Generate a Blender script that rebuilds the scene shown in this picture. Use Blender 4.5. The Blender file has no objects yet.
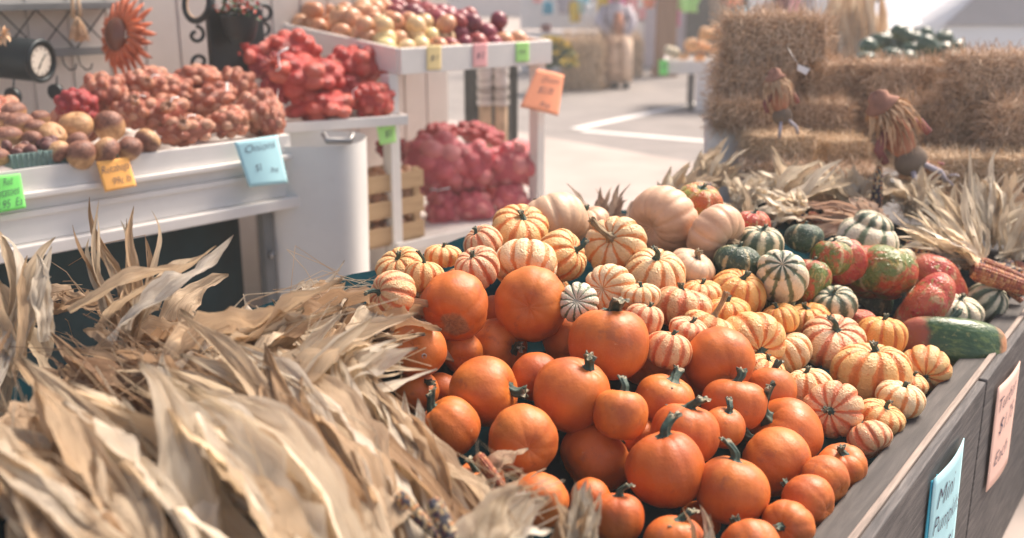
import bpy, math, random
import numpy as np
from mathutils import Vector, Matrix, Quaternion, noise

R = random.Random(7)
sc = bpy.context.scene
COL = sc.collection
# ------------------------------------------------------------------ camera
W, H = 1024, 538
FP = 1027.0
TH = math.radians(15.7)
CH = 1.4
CO, SI = math.cos(TH), math.sin(TH)
CAM = Vector((0, 0, CH))
RIGHT = Vector((1, 0, 0)); UP = Vector((0, SI, CO)); BACK = Vector((0, -CO, SI))
cd = bpy.data.cameras.new('camera')
cam = bpy.data.objects.new('camera', cd); COL.objects.link(cam)
cam.location = CAM; cam.rotation_euler = (math.pi / 2 - TH, 0, 0)
cd.sensor_width = 36; cd.lens = 36 * FP / W
cd.clip_start = .05; cd.clip_end = 2000
cd.dof.use_dof = True; cd.dof.focus_distance = 1.85; cd.dof.aperture_fstop = 2.6
sc.camera = cam

def ray(px, py):
    u = (px - W / 2) / FP; v = (H / 2 - py) / FP
    return Vector((u, CO + v * SI, -SI + v * CO))
def P(px, py, t): return CAM + ray(px, py) * t
def Pz(px, py, z):
    d = ray(px, py); return CAM + d * ((z - CH) / d.z)
def Ppl(px, py, pt, n):
    d = ray(px, py); return CAM + d * ((Vector(pt) - CAM).dot(n) / d.dot(n))
def depth(p): return (Vector(p) - CAM).dot(-BACK)
def proj(p):
    q = Vector(p) - CAM; t = q.dot(-BACK)
    return (W / 2 + FP * q.x / t, H / 2 - FP * q.dot(UP) / t)
def camdir(x, y, z): return (RIGHT * x + UP * y + BACK * z).normalized()

class Frame:
    def __init__(s, o, a):
        s.o = Vector(o); s.a = Vector((a[0], a[1], 0)).normalized(); s.b = Vector((-s.a.y, s.a.x, 0))
        s.tilt = 0
    def __call__(s, x, y, z): return Vector((s.o.x, s.o.y, 0)) + s.a * x + s.b * y + Vector((0, 0, z + s.tilt * y))
    def inv(s, p):
        q = Vector(p) - s.o; return q.dot(s.a), q.dot(s.b)
WORLD = Frame((0, 0, 0), (1, 0))

# ------------------------------------------------------------------ mesh builder
class MB:
    def __init__(s): s.v = []; s.f = []; s.uv = []; s.c = []; s.sm = []; s.mi = []
    def add(s, vs, fs, uvs=None, col=None, smooth=False, mi=0):
        o = len(s.v); s.v.extend([tuple(v) for v in vs])
        for k, f in enumerate(fs):
            s.f.append([o + i for i in f]); s.uv.append(uvs[k] if uvs else [(0, 0)] * len(f))
            s.sm.append(smooth); s.mi.append(mi)
        if col is None: s.c.extend([(.5, .5, .5, 1)] * len(vs))
        elif isinstance(col, list): s.c.extend(col)
        else: s.c.extend([col] * len(vs))
        return s
    def box(s, x0, x1, y0, y1, z0, z1, F=WORLD, mi=0):
        vs = [F(x, y, z) for x in (x0, x1) for y in (y0, y1) for z in (z0, z1)]
        fs = [(0, 1, 3, 2), (4, 6, 7, 5), (0, 4, 5, 1), (2, 3, 7, 6), (0, 2, 6, 4), (1, 5, 7, 3)]
        L = abs(x1 - x0); D = abs(y1 - y0); Hh = abs(z1 - z0)
        dims = [(D, Hh), (D, Hh), (L, Hh), (L, Hh), (L, D), (L, D)]
        uv = []
        for k, f in enumerate(fs):
            uu = []
            for i in f:
                X = (i >> 2) & 1; Y = (i >> 1) & 1; Z = i & 1
                q = [(Y * D, Z * Hh), (Y * D, Z * Hh), (X * L, Z * Hh), (X * L, Z * Hh), (X * L, Y * D), (X * L, Y * D)][k]
                uu.append(q)
            uv.append(uu)
        return s.add(vs, fs, uv, (R.random(), .5, .5, 1), mi=mi)
    def tube(s, pts, rad, n=8, cap=True, col=None, mi=0, smooth=True):
        pts = [Vector(p) for p in pts]; m = len(pts)
        rs = rad if isinstance(rad, (list, tuple)) else [rad] * m
        vs = []; prev = None
        for i, p in enumerate(pts):
            d = (pts[min(i + 1, m - 1)] - pts[max(i - 1, 0)]).normalized()
            if prev is None: x = d.orthogonal().normalized()
            else: x = (prev - d * prev.dot(d)).normalized()
            prev = x; y = d.cross(x)
            for k in range(n):
                a = 2 * math.pi * k / n
                vs.append(p + (x * math.cos(a) + y * math.sin(a)) * rs[i])
        fs = []; uv = []
        for i in range(m - 1):
            for k in range(n):
                fs.append((i * n + k, i * n + (k + 1) % n, (i + 1) * n + (k + 1) % n, (i + 1) * n + k))
                uv.append([(k / n, i / m), ((k + 1) / n, i / m), ((k + 1) / n, (i + 1) / m), (k / n, (i + 1) / m)])
        if cap:
            fs.append(tuple(reversed(range(n)))); uv.append([(0, 0)] * n)
            fs.append(tuple(range((m - 1) * n, m * n))); uv.append([(0, 1)] * n)
        return s.add(vs, fs, uv, col, smooth, mi)
    def grid(s, nu, nv, fn, closed=True, col=None, uvf=None, mi=0, smooth=True):
        """fn(i/nu, j/nv) -> point (and colour); closed in u"""
        vs = []; cs = []
        cu = nu if closed else nu + 1
        for j in range(nv + 1):
            for i in range(cu):
                r = fn(i / nu, j / nv)
                if isinstance(r, tuple) and len(r) == 2: vs.append(r[0]); cs.append(r[1])
                else: vs.append(r)
        fs = []; uv = []
        for j in range(nv):
            for i in range(nu):
                i2 = (i + 1) % cu
                fs.append((j * cu + i, (j + 1) * cu + i, (j + 1) * cu + i2, j * cu + i2))
                U = [(i / nu, j / nv), (i / nu, (j + 1) / nv), ((i + 1) / nu, (j + 1) / nv), ((i + 1) / nu, j / nv)]
                uv.append([uvf(*q) for q in U] if uvf else U)
        return s.add(vs, fs, uv, cs if cs else col, smooth, mi)
    def disc(s, c, x, y, r, n=24, ry=None, mi=0, col=None):
        ry = ry or r
        vs = [Vector(c) + Vector(x) * (math.cos(2 * math.pi * k / n) * r) + Vector(y) * (math.sin(2 * math.pi * k / n) * ry) for k in range(n)]
        return s.add(vs, [tuple(range(n))], None, col, False, mi)
    def mesh(s, name):
        me = bpy.data.meshes.new(name)
        me.from_pydata([tuple(v) for v in s.v], [], s.f)
        uvl = me.uv_layers.new(name='UVMap')
        flat = np.array([c for f in s.uv for u in f for c in u], dtype=np.float32)
        uvl.data.foreach_set('uv', flat)
        ca = me.color_attributes.new('col', 'FLOAT_COLOR', 'POINT')
        ca.data.foreach_set('color', np.array(s.c, dtype=np.float32).ravel())
        me.polygons.foreach_set('use_smooth', np.array(s.sm, dtype=bool))
        me.polygons.foreach_set('material_index', np.array(s.mi, dtype=np.int32))
        me.update(); return me
    def build(s, name, mats, parent=None, bevel=0, solid=0, label=None):
        me = s.mesh(name)
        for m in (mats if isinstance(mats, (list, tuple)) else [mats]): me.materials.append(m)
        return link(name, me, parent, bevel, solid, label)

def link(name, me, parent=None, bevel=0, solid=0, label=None):
    o = bpy.data.objects.new(name, me); COL.objects.link(o)
    if parent is not None:
        o.parent = parent
        if getattr(parent, 'get', None) and parent.get('_w'):
            o.matrix_parent_inverse = Matrix(parent['_w']).inverted() if False else Matrix.Identity(4)
            o.location = -Vector(parent.location)
    if solid:
        m = o.modifiers.new('solid', 'SOLIDIFY'); m.thickness = solid; m.offset = 0
    if bevel:
        m = o.modifiers.new('bevel', 'BEVEL'); m.width = bevel; m.segments = 2; m.limit_method = 'ANGLE'
    if label: o['label'] = label
    return o
def tag(o, label, cat, group=None, kind=None):
    if label: o['label'] = label
    if cat: o['category'] = cat
    if group: o['group'] = group
    if kind: o['kind'] = kind
    return o
def thing(name, label, cat, loc=(0, 0, 0), group=None, worldparts=True):
    """Empty at the thing's base; parts built in world coordinates are shifted back by link()"""
    o = bpy.data.objects.new(name, None); COL.objects.link(o)
    o.location = loc; o.empty_display_size = .05
    if worldparts: o['_w'] = 1
    return tag(o, label, cat, group)
def struct(name, mb, mat, **k):
    o = mb.build(name, mat, **k); o['kind'] = 'structure'; return o

# ------------------------------------------------------------------ materials
class N:
    def __init__(s, name, rough=.6, **kw):
        s.m = bpy.data.materials.new(name); s.m.use_nodes = True
        s.t = s.m.node_tree; s.b = s.t.nodes['Principled BSDF']
        s.b.inputs['Roughness'].default_value = rough
        for k, v in kw.items(): s.b.inputs[k.replace('_', ' ')].default_value = v
        s._tc = None
    def n(s, typ, ins=None, **props):
        nd = s.t.nodes.new(typ)
        for k, v in props.items(): setattr(nd, k, v)
        for k, v in (ins or {}).items():
            if hasattr(v, 'is_output') or isinstance(v, bpy.types.NodeSocket): s.t.links.new(v, nd.inputs[k])
            else: nd.inputs[k].default_value = v
        return nd
    def obj(s):
        if not s._tc: s._tc = s.n('ShaderNodeTexCoord')
        return s._tc.outputs['Object']
    def uv(s):
        if not s._tc: s._tc = s.n('ShaderNodeTexCoord')
        return s._tc.outputs['UV']
    def geo(s): return s.n('ShaderNodeNewGeometry').outputs['Position']
    def rnd(s): return s.n('ShaderNodeObjectInfo').outputs['Random']
    def attr(s): 
        a = s.n('ShaderNodeAttribute', attribute_name='col'); sp = s.n('ShaderNodeSeparateColor', {0: a.outputs['Color']}); return sp.outputs
    def noise(s, scale, vec=None, detail=3, rough=.5, dist=0):
        return s.n('ShaderNodeTexNoise', {'Vector': vec if vec is not None else s.obj(), 'Scale': scale, 'Detail': detail, 'Roughness': rough, 'Distortion': dist}).outputs['Fac']
    def math(s, op, a, b=0, c=0, clamp=False):
        nd = s.n('ShaderNodeMath', operation=op, use_clamp=clamp)
        for i, x in enumerate((a, b, c)):
            if isinstance(x, bpy.types.NodeSocket): s.t.links.new(x, nd.inputs[i])
            else: nd.inputs[i].default_value = x
        return nd.outputs[0]
    def ramp(s, fac, stops, interp='LINEAR'):
        nd = s.n('ShaderNodeValToRGB', {'Fac': fac}); cr = nd.color_ramp; cr.interpolation = interp
        while len(cr.elements) < len(stops): cr.elements.new(.5)
        for e, (p, c) in zip(cr.elements, stops): e.position = p; e.color = (*c, 1) if len(c) == 3 else c
        return nd.outputs['Color']
    def thr(s, fac, a, b):
        nd = s.n('ShaderNodeMapRange', {'Value': fac, 'From Min': a, 'From Max': b}, interpolation_type='SMOOTHSTEP'); return nd.outputs[0]
    def mix(s, fac, a, b, blend='MIX'):
        nd = s.n('ShaderNodeMix', data_type='RGBA', blend_type=blend)
        for i, x in ((0, fac), (6, a), (7, b)):
            if isinstance(x, bpy.types.NodeSocket): s.t.links.new(x, nd.inputs[i])
            elif i == 0: nd.inputs[0].default_value = x
            else: nd.inputs[i].default_value = (*x, 1)
        return nd.outputs[2]
    def map(s, vec, scale=(1, 1, 1), rot=(0, 0, 0), loc=(0, 0, 0)):
        return s.n('ShaderNodeMapping', {'Vector': vec, 'Scale': scale, 'Rotation': rot, 'Location': loc}).outputs[0]
    def base(s, x):
        if isinstance(x, bpy.types.NodeSocket): s.t.links.new(x, s.b.inputs['Base Color'])
        else: s.b.inputs['Base Color'].default_value = (*x, 1)
        return s
    def rgh(s, x): s.t.links.new(x, s.b.inputs['Roughness']); return s
    def bump(s, h, strength=.3, dist=.002):
        nd = s.n('ShaderNodeBump', {'Height': h, 'Strength': strength, 'Distance': dist}); s.t.links.new(nd.outputs[0], s.b.inputs['Normal']); return s

MAT = {}
def simple(key, col, rough=.6, var=.12, scale=6, bump=.15, **kw):
    m = N(key, rough, **kw); nz = m.noise(scale, detail=5)
    lo = tuple(c * (1 - var) for c in col); hi = tuple(min(1, c * (1 + var)) for c in col)
    m.base(m.ramp(nz, [(.3, lo), (.7, hi)]))
    if bump: m.bump(m.noise(scale * 12, detail=4), bump, .001)
    MAT[key] = m.m; return m.m

def mk_orange(key, scar=False):
    m = N(key, .42); r = m.rnd()
    off = m.math('MULTIPLY', r, 40)
    v = m.n('ShaderNodeVectorMath', {0: m.obj()}, operation='ADD'); m.t.links.new(off, v.inputs[1]); v = v.outputs[0]
    nz = m.noise(2.2, v, 4)
    a = m.ramp(r, [(0, (.52, .115, .012)), (.25, (.58, .14, .016)), (.55, (.62, .18, .026)), (.8, (.54, .12, .014)), (1, (.60, .155, .018))])
    b = m.ramp(r, [(0, (.42, .08, .012)), (1, (.52, .13, .025))])
    c = m.mix(m.thr(nz, .35, .7), a, b)
    # pale scuffs, dark freckles
    sc_ = m.thr(m.noise(7, v, 6, .7), .66, .74); c = m.mix(m.math('MULTIPLY', sc_, .65), c, (.62, .34, .16)); gd = m.thr(m.noise(3.2, v, 6, .65), .56, .68); c = m.mix(m.math('MULTIPLY', gd, .55), c, (.32, .09, .035))
    fr = m.thr(m.noise(38, v, 2), .73, .78); zone = m.thr(m.noise(2.5, v, 2), .5, .6)
    c = m.mix(m.math('MULTIPLY', m.math('MULTIPLY', fr, zone), .7), c, (.13, .05, .02))
    h = m.noise(9, v, 5)
    if scar:
        sx = m.n('ShaderNodeVectorMath', {0: m.obj(), 1: tuple(scar)}, operation='DISTANCE').outputs['Value']
        d = m.math('ADD', sx, m.math('MULTIPLY', m.noise(6, None, 5), .16))
        k = m.thr(d, .33, .26)
        c = m.mix(k, c, m.ramp(m.noise(22, None, 5, .7), [(.35, (.20, .11, .06)), (.6, (.36, .20, .10)), (.75, (.46, .30, .18))]))
        h = m.math('ADD', h, m.math('MULTIPLY', m.math('MULTIPLY', k, m.noise(40, None, 3)), 2))
    sp = m.thr(m.noise(70, v, 2), .62, .75); c = m.mix(m.math('MULTIPLY', sp, .18), c, (.80, .42, .18)); m.base(c); m.bump(m.math('ADD', h, m.math('MULTIPLY', m.noise(34, v, 3), .35)), .2, .006); m.rgh(m.math('ADD', m.math('MULTIPLY', m.noise(5, v), .35), .33))
    MAT[key] = m.m
mk_orange('orange_rind')
_q = Vector((0, 0, 1)).rotation_difference(camdir(.2, .5, -.8)); _s = (_q.inverted() @ camdir(-.02, -.62, .78)) * .47
mk_orange('orange_rind_scarred', tuple(_s))

def mk_striped(key, base1, base2, stripe, width=.2, flecks=.35, fleckcol=None):
    m = N(key, .45); r = m.rnd(); uv = m.uv()
    s = m.n('ShaderNodeSeparateXYZ', {0: uv}); u, vv = s.outputs[0], s.outputs[1]
    off = m.math('MULTIPLY', r, 30)
    ov = m.n('ShaderNodeVectorMath', {0: m.obj()}, operation='ADD'); m.t.links.new(off, ov.inputs[1]); ov = ov.outputs[0]
    wob = m.math('MULTIPLY', m.math('SUBTRACT', m.noise(6, ov, 6, .75), .5), .55)
    d = m.math('PINGPONG', m.math('ADD', u, wob), .5)
    # stripe strength varies rib by rib and fades in places
    wid = m.math('MULTIPLY', m.noise(4, ov, 4, .7), width * 2.5)
    k = m.math('SUBTRACT', 1, m.math('DIVIDE', d, wid), clamp=True)
    k = m.thr(k, .1, .6)
    base = m.mix(m.thr(m.noise(2.5, ov, 3), .35, .65), base1, base2)
    base = m.mix(m.math('MULTIPLY', r, .35), base, (.72, .36, .10))
    fl = m.thr(m.noise(17, ov, 5, .7), .56, .66)
    c = m.mix(m.math('MULTIPLY', fl, flecks), base, fleckcol or stripe)
    c = m.mix(m.math('MULTIPLY', k, .92), c, stripe); dk = m.thr(m.noise(60, ov, 2), .66, .72); c = m.mix(m.math('MULTIPLY', dk, .35), c, (.25, .12, .05))
    m.base(c); m.bump(m.math('ADD', m.noise(30, ov, 4), m.math('MULTIPLY', m.thr(m.noise(13, ov, 2), .58, .72), 1.2)), .4, .008)
    MAT[key] = m.m
mk_striped('striped_pale', (.76, .54, .28), (.80, .63, .40), (.70, .22, .045), .17, .3)
mk_striped('striped_yellow', (.74, .45, .17), (.78, .53, .25), (.68, .18, .03), .22, .5)
mk_striped('striped_speckled', (.70, .43, .23), (.76, .52, .31), (.62, .15, .05), .26, .85)
mk_striped('striped_orange', (.74, .34, .07), (.78, .42, .12), (.64, .17, .03), .15, .3)
mk_striped('green_striped', (.62, .62, .46), (.70, .68, .52), (.035, .085, .05), .33, .5, (.05, .12, .06))
mk_striped('pale_green_striped', (.72, .66, .48), (.76, .72, .56), (.10, .16, .08), .17, .35, (.12, .2, .1))

def mk_patchy(key, c1, c2, c3, amt=.5):
    m = N(key, .32); r = m.rnd(); off = m.math('MULTIPLY', r, 30)
    ov = m.n('ShaderNodeVectorMath', {0: m.obj()}, operation='ADD'); m.t.links.new(off, ov.inputs[1]); ov = ov.outputs[0]
    c = m.mix(m.thr(m.noise(3, ov, 6, .6, .6), 1 - amt - .07, 1 - amt + .07), c1, c2)
    c = m.mix(m.math('MULTIPLY', m.thr(m.noise(9, ov, 6, .7, .8), .55, .62), .8), c, c3)
    c = m.mix(m.math('MULTIPLY', m.thr(m.noise(40, ov, 3), .66, .72), .5), c, (.6, .5, .3))
    us = m.n('ShaderNodeSeparateXYZ', {0: m.uv()}).outputs[0]; dd = m.math('PINGPONG', m.math('ADD', us, m.math('MULTIPLY', m.noise(8, ov, 6, .7), .5)), .5)
    c = m.mix(m.math('MULTIPLY', m.math('MULTIPLY', m.thr(dd, .12, .03), m.thr(m.noise(5, ov, 3), .42, .55)), .7), c, (.60, .48, .26))
    m.base(c); m.bump(m.math('ADD', m.noise(24, ov, 4), m.math('MULTIPLY', m.thr(m.noise(11, ov, 2), .58, .72), 1.5)), .4, .01); MAT[key] = m.m
mk_patchy('turban_red', (.46, .045, .03), (.54, .11, .05), (.30, .30, .08), .5)
mk_patchy('turban_red_green', (.48, .08, .03), (.14, .19, .04), (.44, .32, .08), .52)
mk_patchy('turban_green', (.045, .11, .045), (.09, .16, .05), (.16, .2, .07), .5)
mk_patchy('turban_dark', (.03, .07, .045), (.05, .09, .05), (.25, .3, .2), .5)
mk_patchy('turban_yellow', (.50, .12, .03), (.30, .33, .06), (.62, .40, .08), .45)

def mk_peach(key, a, b):
    m = N(key, .5); nz = m.noise(3, None, 5, .6)
    c = m.ramp(nz, [(.3, a), (.7, b)])
    c = m.mix(m.math('MULTIPLY', m.thr(m.noise(12, None, 6, .7), .6, .7), .4), c, (.36, .25, .17))
    m.base(c); m.bump(m.noise(20, None, 4), .2, .004); MAT[key] = m.m
mk_peach('peach_rind', (.56, .33, .20), (.66, .42, .28)); mk_peach('grey_peach_rind', (.50, .33, .21), (.60, .41, .27))

m = N('stem', .65); a = m.attr()
c = m.ramp(m.noise(9, None, 4), [(.3, (.018, .05, .042)), (.6, (.05, .09, .06)), (.8, (.16, .17, .10))])
c = m.mix(m.math('MULTIPLY', a[0], m.thr(m.noise(14, None, 3), .35, .6)), c, (.42, .36, .24)); m.base(c).bump(m.noise(30, None, 4), .4, .003); MAT['stem'] = m.m
m = N('dry_stem', .75); c = m.ramp(m.noise(9, None, 4), [(.3, (.16, .12, .07)), (.7, (.40, .31, .19))]); m.base(c).bump(m.noise(30), .4, .003); MAT['dry_stem'] = m.m

def mk_husk(key, cols, trans=.38):
    m = N(key, .62); a = m.attr(); uv = m.uv()
    st = m.map(uv, (26, 1.2, 1)); fine = m.noise(1.6, st, 4, .6)
    st2 = m.map(uv, (60, 2.0, 1)); vein = m.noise(1.5, st2, 2)
    c = m.ramp(a[0], [(i / (len(cols) - 1), x) for i, x in enumerate(cols)])
    c = m.mix(m.math('MULTIPLY', m.thr(fine, .5, .72), .4), c, tuple(x * .75 for x in cols[0])); c = m.mix(m.math('MULTIPLY', m.thr(vein, .5, .66), .42), c, tuple(x * .7 for x in cols[0]))
    c = m.mix(m.math('MULTIPLY', m.thr(m.noise(.9, m.map(uv, (4, 3, 1)), 4), .5, .75), .3), c, (.62, .42, .26))
    c = m.mix(m.thr(a[1], .93, 1.05), c, (.2, .13, .08))      # dry brown tips
    c = m.mix(m.math('MULTIPLY', m.thr(m.noise(3.2, m.map(uv, (9, 9, 1)), 3), .70, .76), .5), c, (.30, .19, .11))
    m.base(c); m.bump(m.math('ADD', vein, m.math('MULTIPLY', fine, 1.5)), .9, .003)
    tr = m.n('ShaderNodeBsdfTranslucent', {'Color': c}); mx = m.n('ShaderNodeMixShader', {0: trans, 1: m.b.outputs[0], 2: tr.outputs[0]})
    m.t.links.new(mx.outputs[0], m.t.nodes['Material Output'].inputs[0]); MAT[key] = m.m
mk_husk('husk', [(.50, .31, .17), (.80, .60, .39), (.93, .80, .60), (.97, .90, .77)])
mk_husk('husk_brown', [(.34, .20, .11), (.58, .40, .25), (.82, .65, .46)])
mk_husk('husk_cream', [(.80, .62, .42), (.95, .84, .66), (.98, .93, .82)], .6)
mk_husk('husk_violet', [(.48, .30, .22), (.66, .45, .32), (.76, .58, .44)])

m = N('kernels', .35); a = m.attr(); c = m.ramp(a[0], [(0, (.03, .03, .045)), (.3, (.10, .03, .04)), (.45, (.45, .33, .16)), (.62, (.05, .05, .07)), (.75, (.55, .25, .08)), (.88, (.62, .50, .32))], 'CONSTANT'); m.base(c); MAT['kernels'] = m.m
m = N('red_kernels', .35); a = m.attr(); c = m.ramp(a[0], [(0, (.30, .07, .03)), (.4, (.42, .14, .05)), (.7, (.50, .24, .10)), (.9, (.2, .05, .03))], 'CONSTANT'); m.base(c); MAT['red_kernels'] = m.m

def mk_hay(key, cols):
    m = N(key, .8); a = m.attr(); c = m.ramp(a[0], [(i / (len(cols) - 1), x) for i, x in enumerate(cols)])
    nz = m.noise(25, None, 3); c = m.mix(m.math('MULTIPLY', m.thr(nz, .35, .7), .4), c, cols[0]); m.base(c); MAT[key] = m.m
mk_hay('hay', [(.10, .06, .03), (.46, .30, .19), (.66, .47, .32), (.80, .63, .47)])
mk_hay('golden_hay', [(.16, .10, .05), (.58, .40, .24), (.76, .57, .37), (.86, .71, .52)])

def mk_wood(key, a, b, c_, scale=1, rough=.75, bump=.4, along=0):
    m = N(key, rough); s = (1.2, 14, 1) if along == 0 else (14, 1.2, 1)
    uv = m.map(m.uv(), tuple(x * 3 * scale for x in s)); at = m.attr()
    g = m.noise(1.0, uv, 6, .65, .5); 
    c = m.ramp(g, [(.28, a), (.5, b), (.72, c_)])
    c = m.mix(m.math('MULTIPLY', m.thr(m.noise(9, None, 5, .7), .56, .7), .35), c, a)
    m.base(c); m.bump(g, bump, .003); MAT[key] = m.m
mk_wood('grey_wood', (.03, .03, .032), (.085, .08, .08), (.18, .165, .155), 2.2, bump=.9)
mk_wood('rail_wood', (.025, .024, .024), (.055, .05, .048), (.10, .09, .082), 1.2)
mk_wood('lip_wood', (.16, .13, .11), (.30, .24, .20), (.42, .34, .28), 2)
mk_wood('crate_wood', (.40, .25, .13), (.52, .35, .19), (.62, .44, .26))
mk_wood('brown_post', (.20, .11, .06), (.30, .17, .10), (.36, .22, .13), .3, along=1)
def mk_white(key, col=(.80, .77, .73)):
    m = N(key, .5); nz = m.noise(4, None, 6, .7)
    c = m.ramp(nz, [(.3, tuple(x * .9 for x in col)), (.65, col)])
    g = m.thr(m.noise(14, None, 6, .75), .62, .74); c = m.mix(m.math('MULTIPLY', g, .25), c, (.42, .36, .3))
    m.base(c); m.bump(m.noise(1, m.map(m.uv(), (6, 60, 1)), 4), .15, .002); MAT[key] = m.m
mk_white('white_paint'); mk_white('wall_paint', (.60, .56, .51)); mk_white('tub_plastic', (.70, .70, .68))
simple('shade_teal_liner', (.004, .024, .032), 1, .3, bump=0, Specular_IOR_Level=0)  # dark teal stands in for the shade in gaps of the heap
simple('shade_teal_fabric', (.004, .040, .052), .9, .3)  # teal shade below the counter is put into this colour
simple('dark_metal', (.012, .022, .027), .45, .3, Metallic=.3)
simple('grey_metal', (.28, .28, .28), .4, .2, Metallic=.6)
simple('rack_metal', (.16, .17, .17), .6, .2)
simple('dial', (.62, .58, .50), .6, .05)
simple('rust_orange', (.55, .13, .05), .5, .25, 14)
simple('brown_dome', (.14, .05, .03), .25, .3)
simple('concrete', (.40, .345, .31), .85, .18, 1.3)
simple('white_line', (.80, .78, .74), .7, .1, 20)
simple('burgundy', (.26, .09, .085), .8, .2, 20)
m = N('long_squash', .35); sx_ = m.n('ShaderNodeSeparateXYZ', {0: m.obj()}); x_ = m.math('ADD', sx_.outputs[0], m.math('MULTIPLY', m.noise(5, None, 5), .25))
c = m.mix(m.thr(m.noise(6, m.map(m.obj(), (.6, 2, 2)), 6, .7), .48, .6), (.035, .09, .035), (.11, .17, .05)); c = m.mix(m.thr(x_, -.12, -.24), c, (.34, .09, .05)); c = m.mix(m.thr(x_, .46, .54), c, (.5, .22, .10)); c = m.mix(m.math('MULTIPLY', m.thr(m.noise(20, None, 4), .6, .68), .5), c, (.3, .3, .12))
m.base(c).bump(m.noise(12, None, 5), .4, .008); MAT['long_squash'] = m.m
simple('brown_hat', (.34, .17, .12), .9, .25, 30)
simple('burlap', (.30, .23, .17), .9, .2, 60)
simple('raffia', (.62, .42, .26), .8, .25, 30)
simple('brown_bag', (.20, .15, .11), .85, .15, 30)
simple('rust_cloth', (.45, .19, .11), .85, .2, 20)
simple('skin_cloth', (.62, .42, .30), .85, .1)
simple('khaki_cloth', (.70, .52, .38), .9, .12, 20)
simple('lilac_cloth', (.46, .42, .46), .9, .12, 20)
simple('black_shoe', (.015, .018, .022), .5, .2)
simple('pint_paper', (.20, .30, .28), .85, .15, 30)
simple('beet', (.12, .045, .04), .6, .35, 20)
simple('grey_card', (.33, .30, .27), .8, .1)
simple('leaf_green', (.03, .09, .025), .6, .4, 30)
simple('flower_yellow', (.70, .50, .05), .7, .3, 30)
simple('stake_wood', (.52, .38, .25), .8, .25, 20)
simple('plastic_white', (.78, .76, .74), .45, .04)
simple('tyre', (.02, .02, .02), .8, .1)
simple('car_paint', (.82, .82, .82), .2, .01, bump=0, Coat_Weight=.6)
simple('car_glass', (.40, .38, .37), .08, .05, bump=0)
simple('chrome', (.6, .6, .6), .2, .05, bump=0, Metallic=1)
simple('pale_facade', (.66, .56, .55), .8, .05)
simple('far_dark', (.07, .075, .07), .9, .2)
simple('ink', (.05, .05, .10), .7, .1)
simple('tie_white', (.85, .82, .8), .4, .05)
m = N('asphalt', .9); nz = m.noise(2.5, m.geo(), 5); f = m.noise(160, m.geo(), 3)
c = m.ramp(nz, [(.3, (.20, .185, .175)), (.7, (.27, .245, .23))]); c = m.mix(m.math('MULTIPLY', m.thr(f, .5, .7), .4), c, (.36, .34, .32)); m.base(c).bump(f, .4, .004); MAT['asphalt'] = m.m
m = N('birch_wrap', .25); 
m.base(m.ramp(m.noise(9, m.map(m.obj(), (.3, .3, 3)), 4), [(.4, (.25, .22, .19)), (.55, (.62, .58, .54)), (.7, (.4, .36, .32))])); MAT['birch_wrap'] = m.m
for k, c in dict(card_green=(.20, .80, .17), card_orange=(.92, .46, .12), card_blue=(.42, .73, .80), card_pink=(.88, .58, .48), card_yellow=(.88, .70, .34), card_rose=(.88, .45, .45), card_salmon=(.92, .36, .20), card_hot=(.85, .20, .42), card_deepblue=(.03, .35, .50), card_lime=(.42, .80, .25)).items():
    simple(k, c, .8, .04, 3, .05)

def mk_net(key, cols, net):
    m = N(key, .24); a = m.attr(); o = m.obj()
    c = m.ramp(a[0], [(i / (len(cols) - 1), x) for i, x in enumerate(cols)])
    c = m.mix(m.math('MULTIPLY', m.noise(14, None, 5, .7), .35), c, cols[0])
    def wave(rot):
        w = m.n('ShaderNodeTexWave', {'Vector': m.map(o, (1, 1, 1), rot), 'Scale': 70, 'Distortion': 1.5, 'Detail': 1}); return m.thr(w.outputs['Fac'], .72, .85)
    k = m.math('MAXIMUM', wave((0, .8, .3)), wave((0, -.8, -.4)))
    c = m.mix(m.math('MULTIPLY', k, .55), c, net); m.base(c); m.bump(k, .4, .002); MAT[key] = m.m
mk_net('net_red', [(.34, .035, .025), (.58, .08, .05), (.74, .24, .15), (.50, .06, .04)], (.60, .04, .05))
mk_net('net_pink', [(.46, .08, .09), (.74, .18, .18), (.86, .42, .36), (.64, .12, .13)], (.80, .12, .20))
mk_net('net_tan', [(.26, .075, .045), (.46, .19, .11), (.78, .52, .34), (.60, .29, .16), (.36, .11, .06)], (.42, .08, .05))
mk_net('net_dark', [(.28, .03, .03), (.40, .06, .05)], (.45, .03, .05))
def mk_onion(key, cols):
    m = N(key, .35); r = m.rnd(); uv = m.map(m.uv(), (30, 1, 1)); s = m.noise(1, uv, 3)
    c = m.ramp(r, [(i / (len(cols) - 1), x) for i, x in enumerate(cols)])
    c = m.mix(m.math('MULTIPLY', m.thr(s, .45, .75), .5), c, tuple(x * .55 for x in cols[0])); 
    c = m.mix(m.math('MULTIPLY', m.thr(m.noise(3, None, 3), .55, .7), .35), c, (.66, .45, .28)) if key != 'onion_red' else c
    m.base(c).bump(s, .2, .002); MAT[key] = m.m
mk_onion('onion_tan', [(.46, .19, .09), (.58, .28, .15), (.64, .36, .20)])
mk_onion('onion_pale', [(.64, .43, .21), (.72, .53, .31), (.70, .60, .28)])
mk_onion('onion_red', [(.14, .02, .035), (.24, .03, .06), (.34, .06, .05)])
m = N('rutabaga_skin', .5); sz = m.n('ShaderNodeSeparateXYZ', {0: m.obj()}).outputs[2]
k = m.thr(m.math('ADD', sz, m.math('MULTIPLY', m.noise(3, None, 4), .5)), .15, .4)
c = m.mix(k, m.ramp(m.noise(6, None, 5), [(.3, (.34, .17, .07)), (.7, (.60, .36, .18))]), m.ramp(m.noise(9), [(.3, (.13, .05, .035)), (.7, (.30, .13, .08))]))
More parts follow.
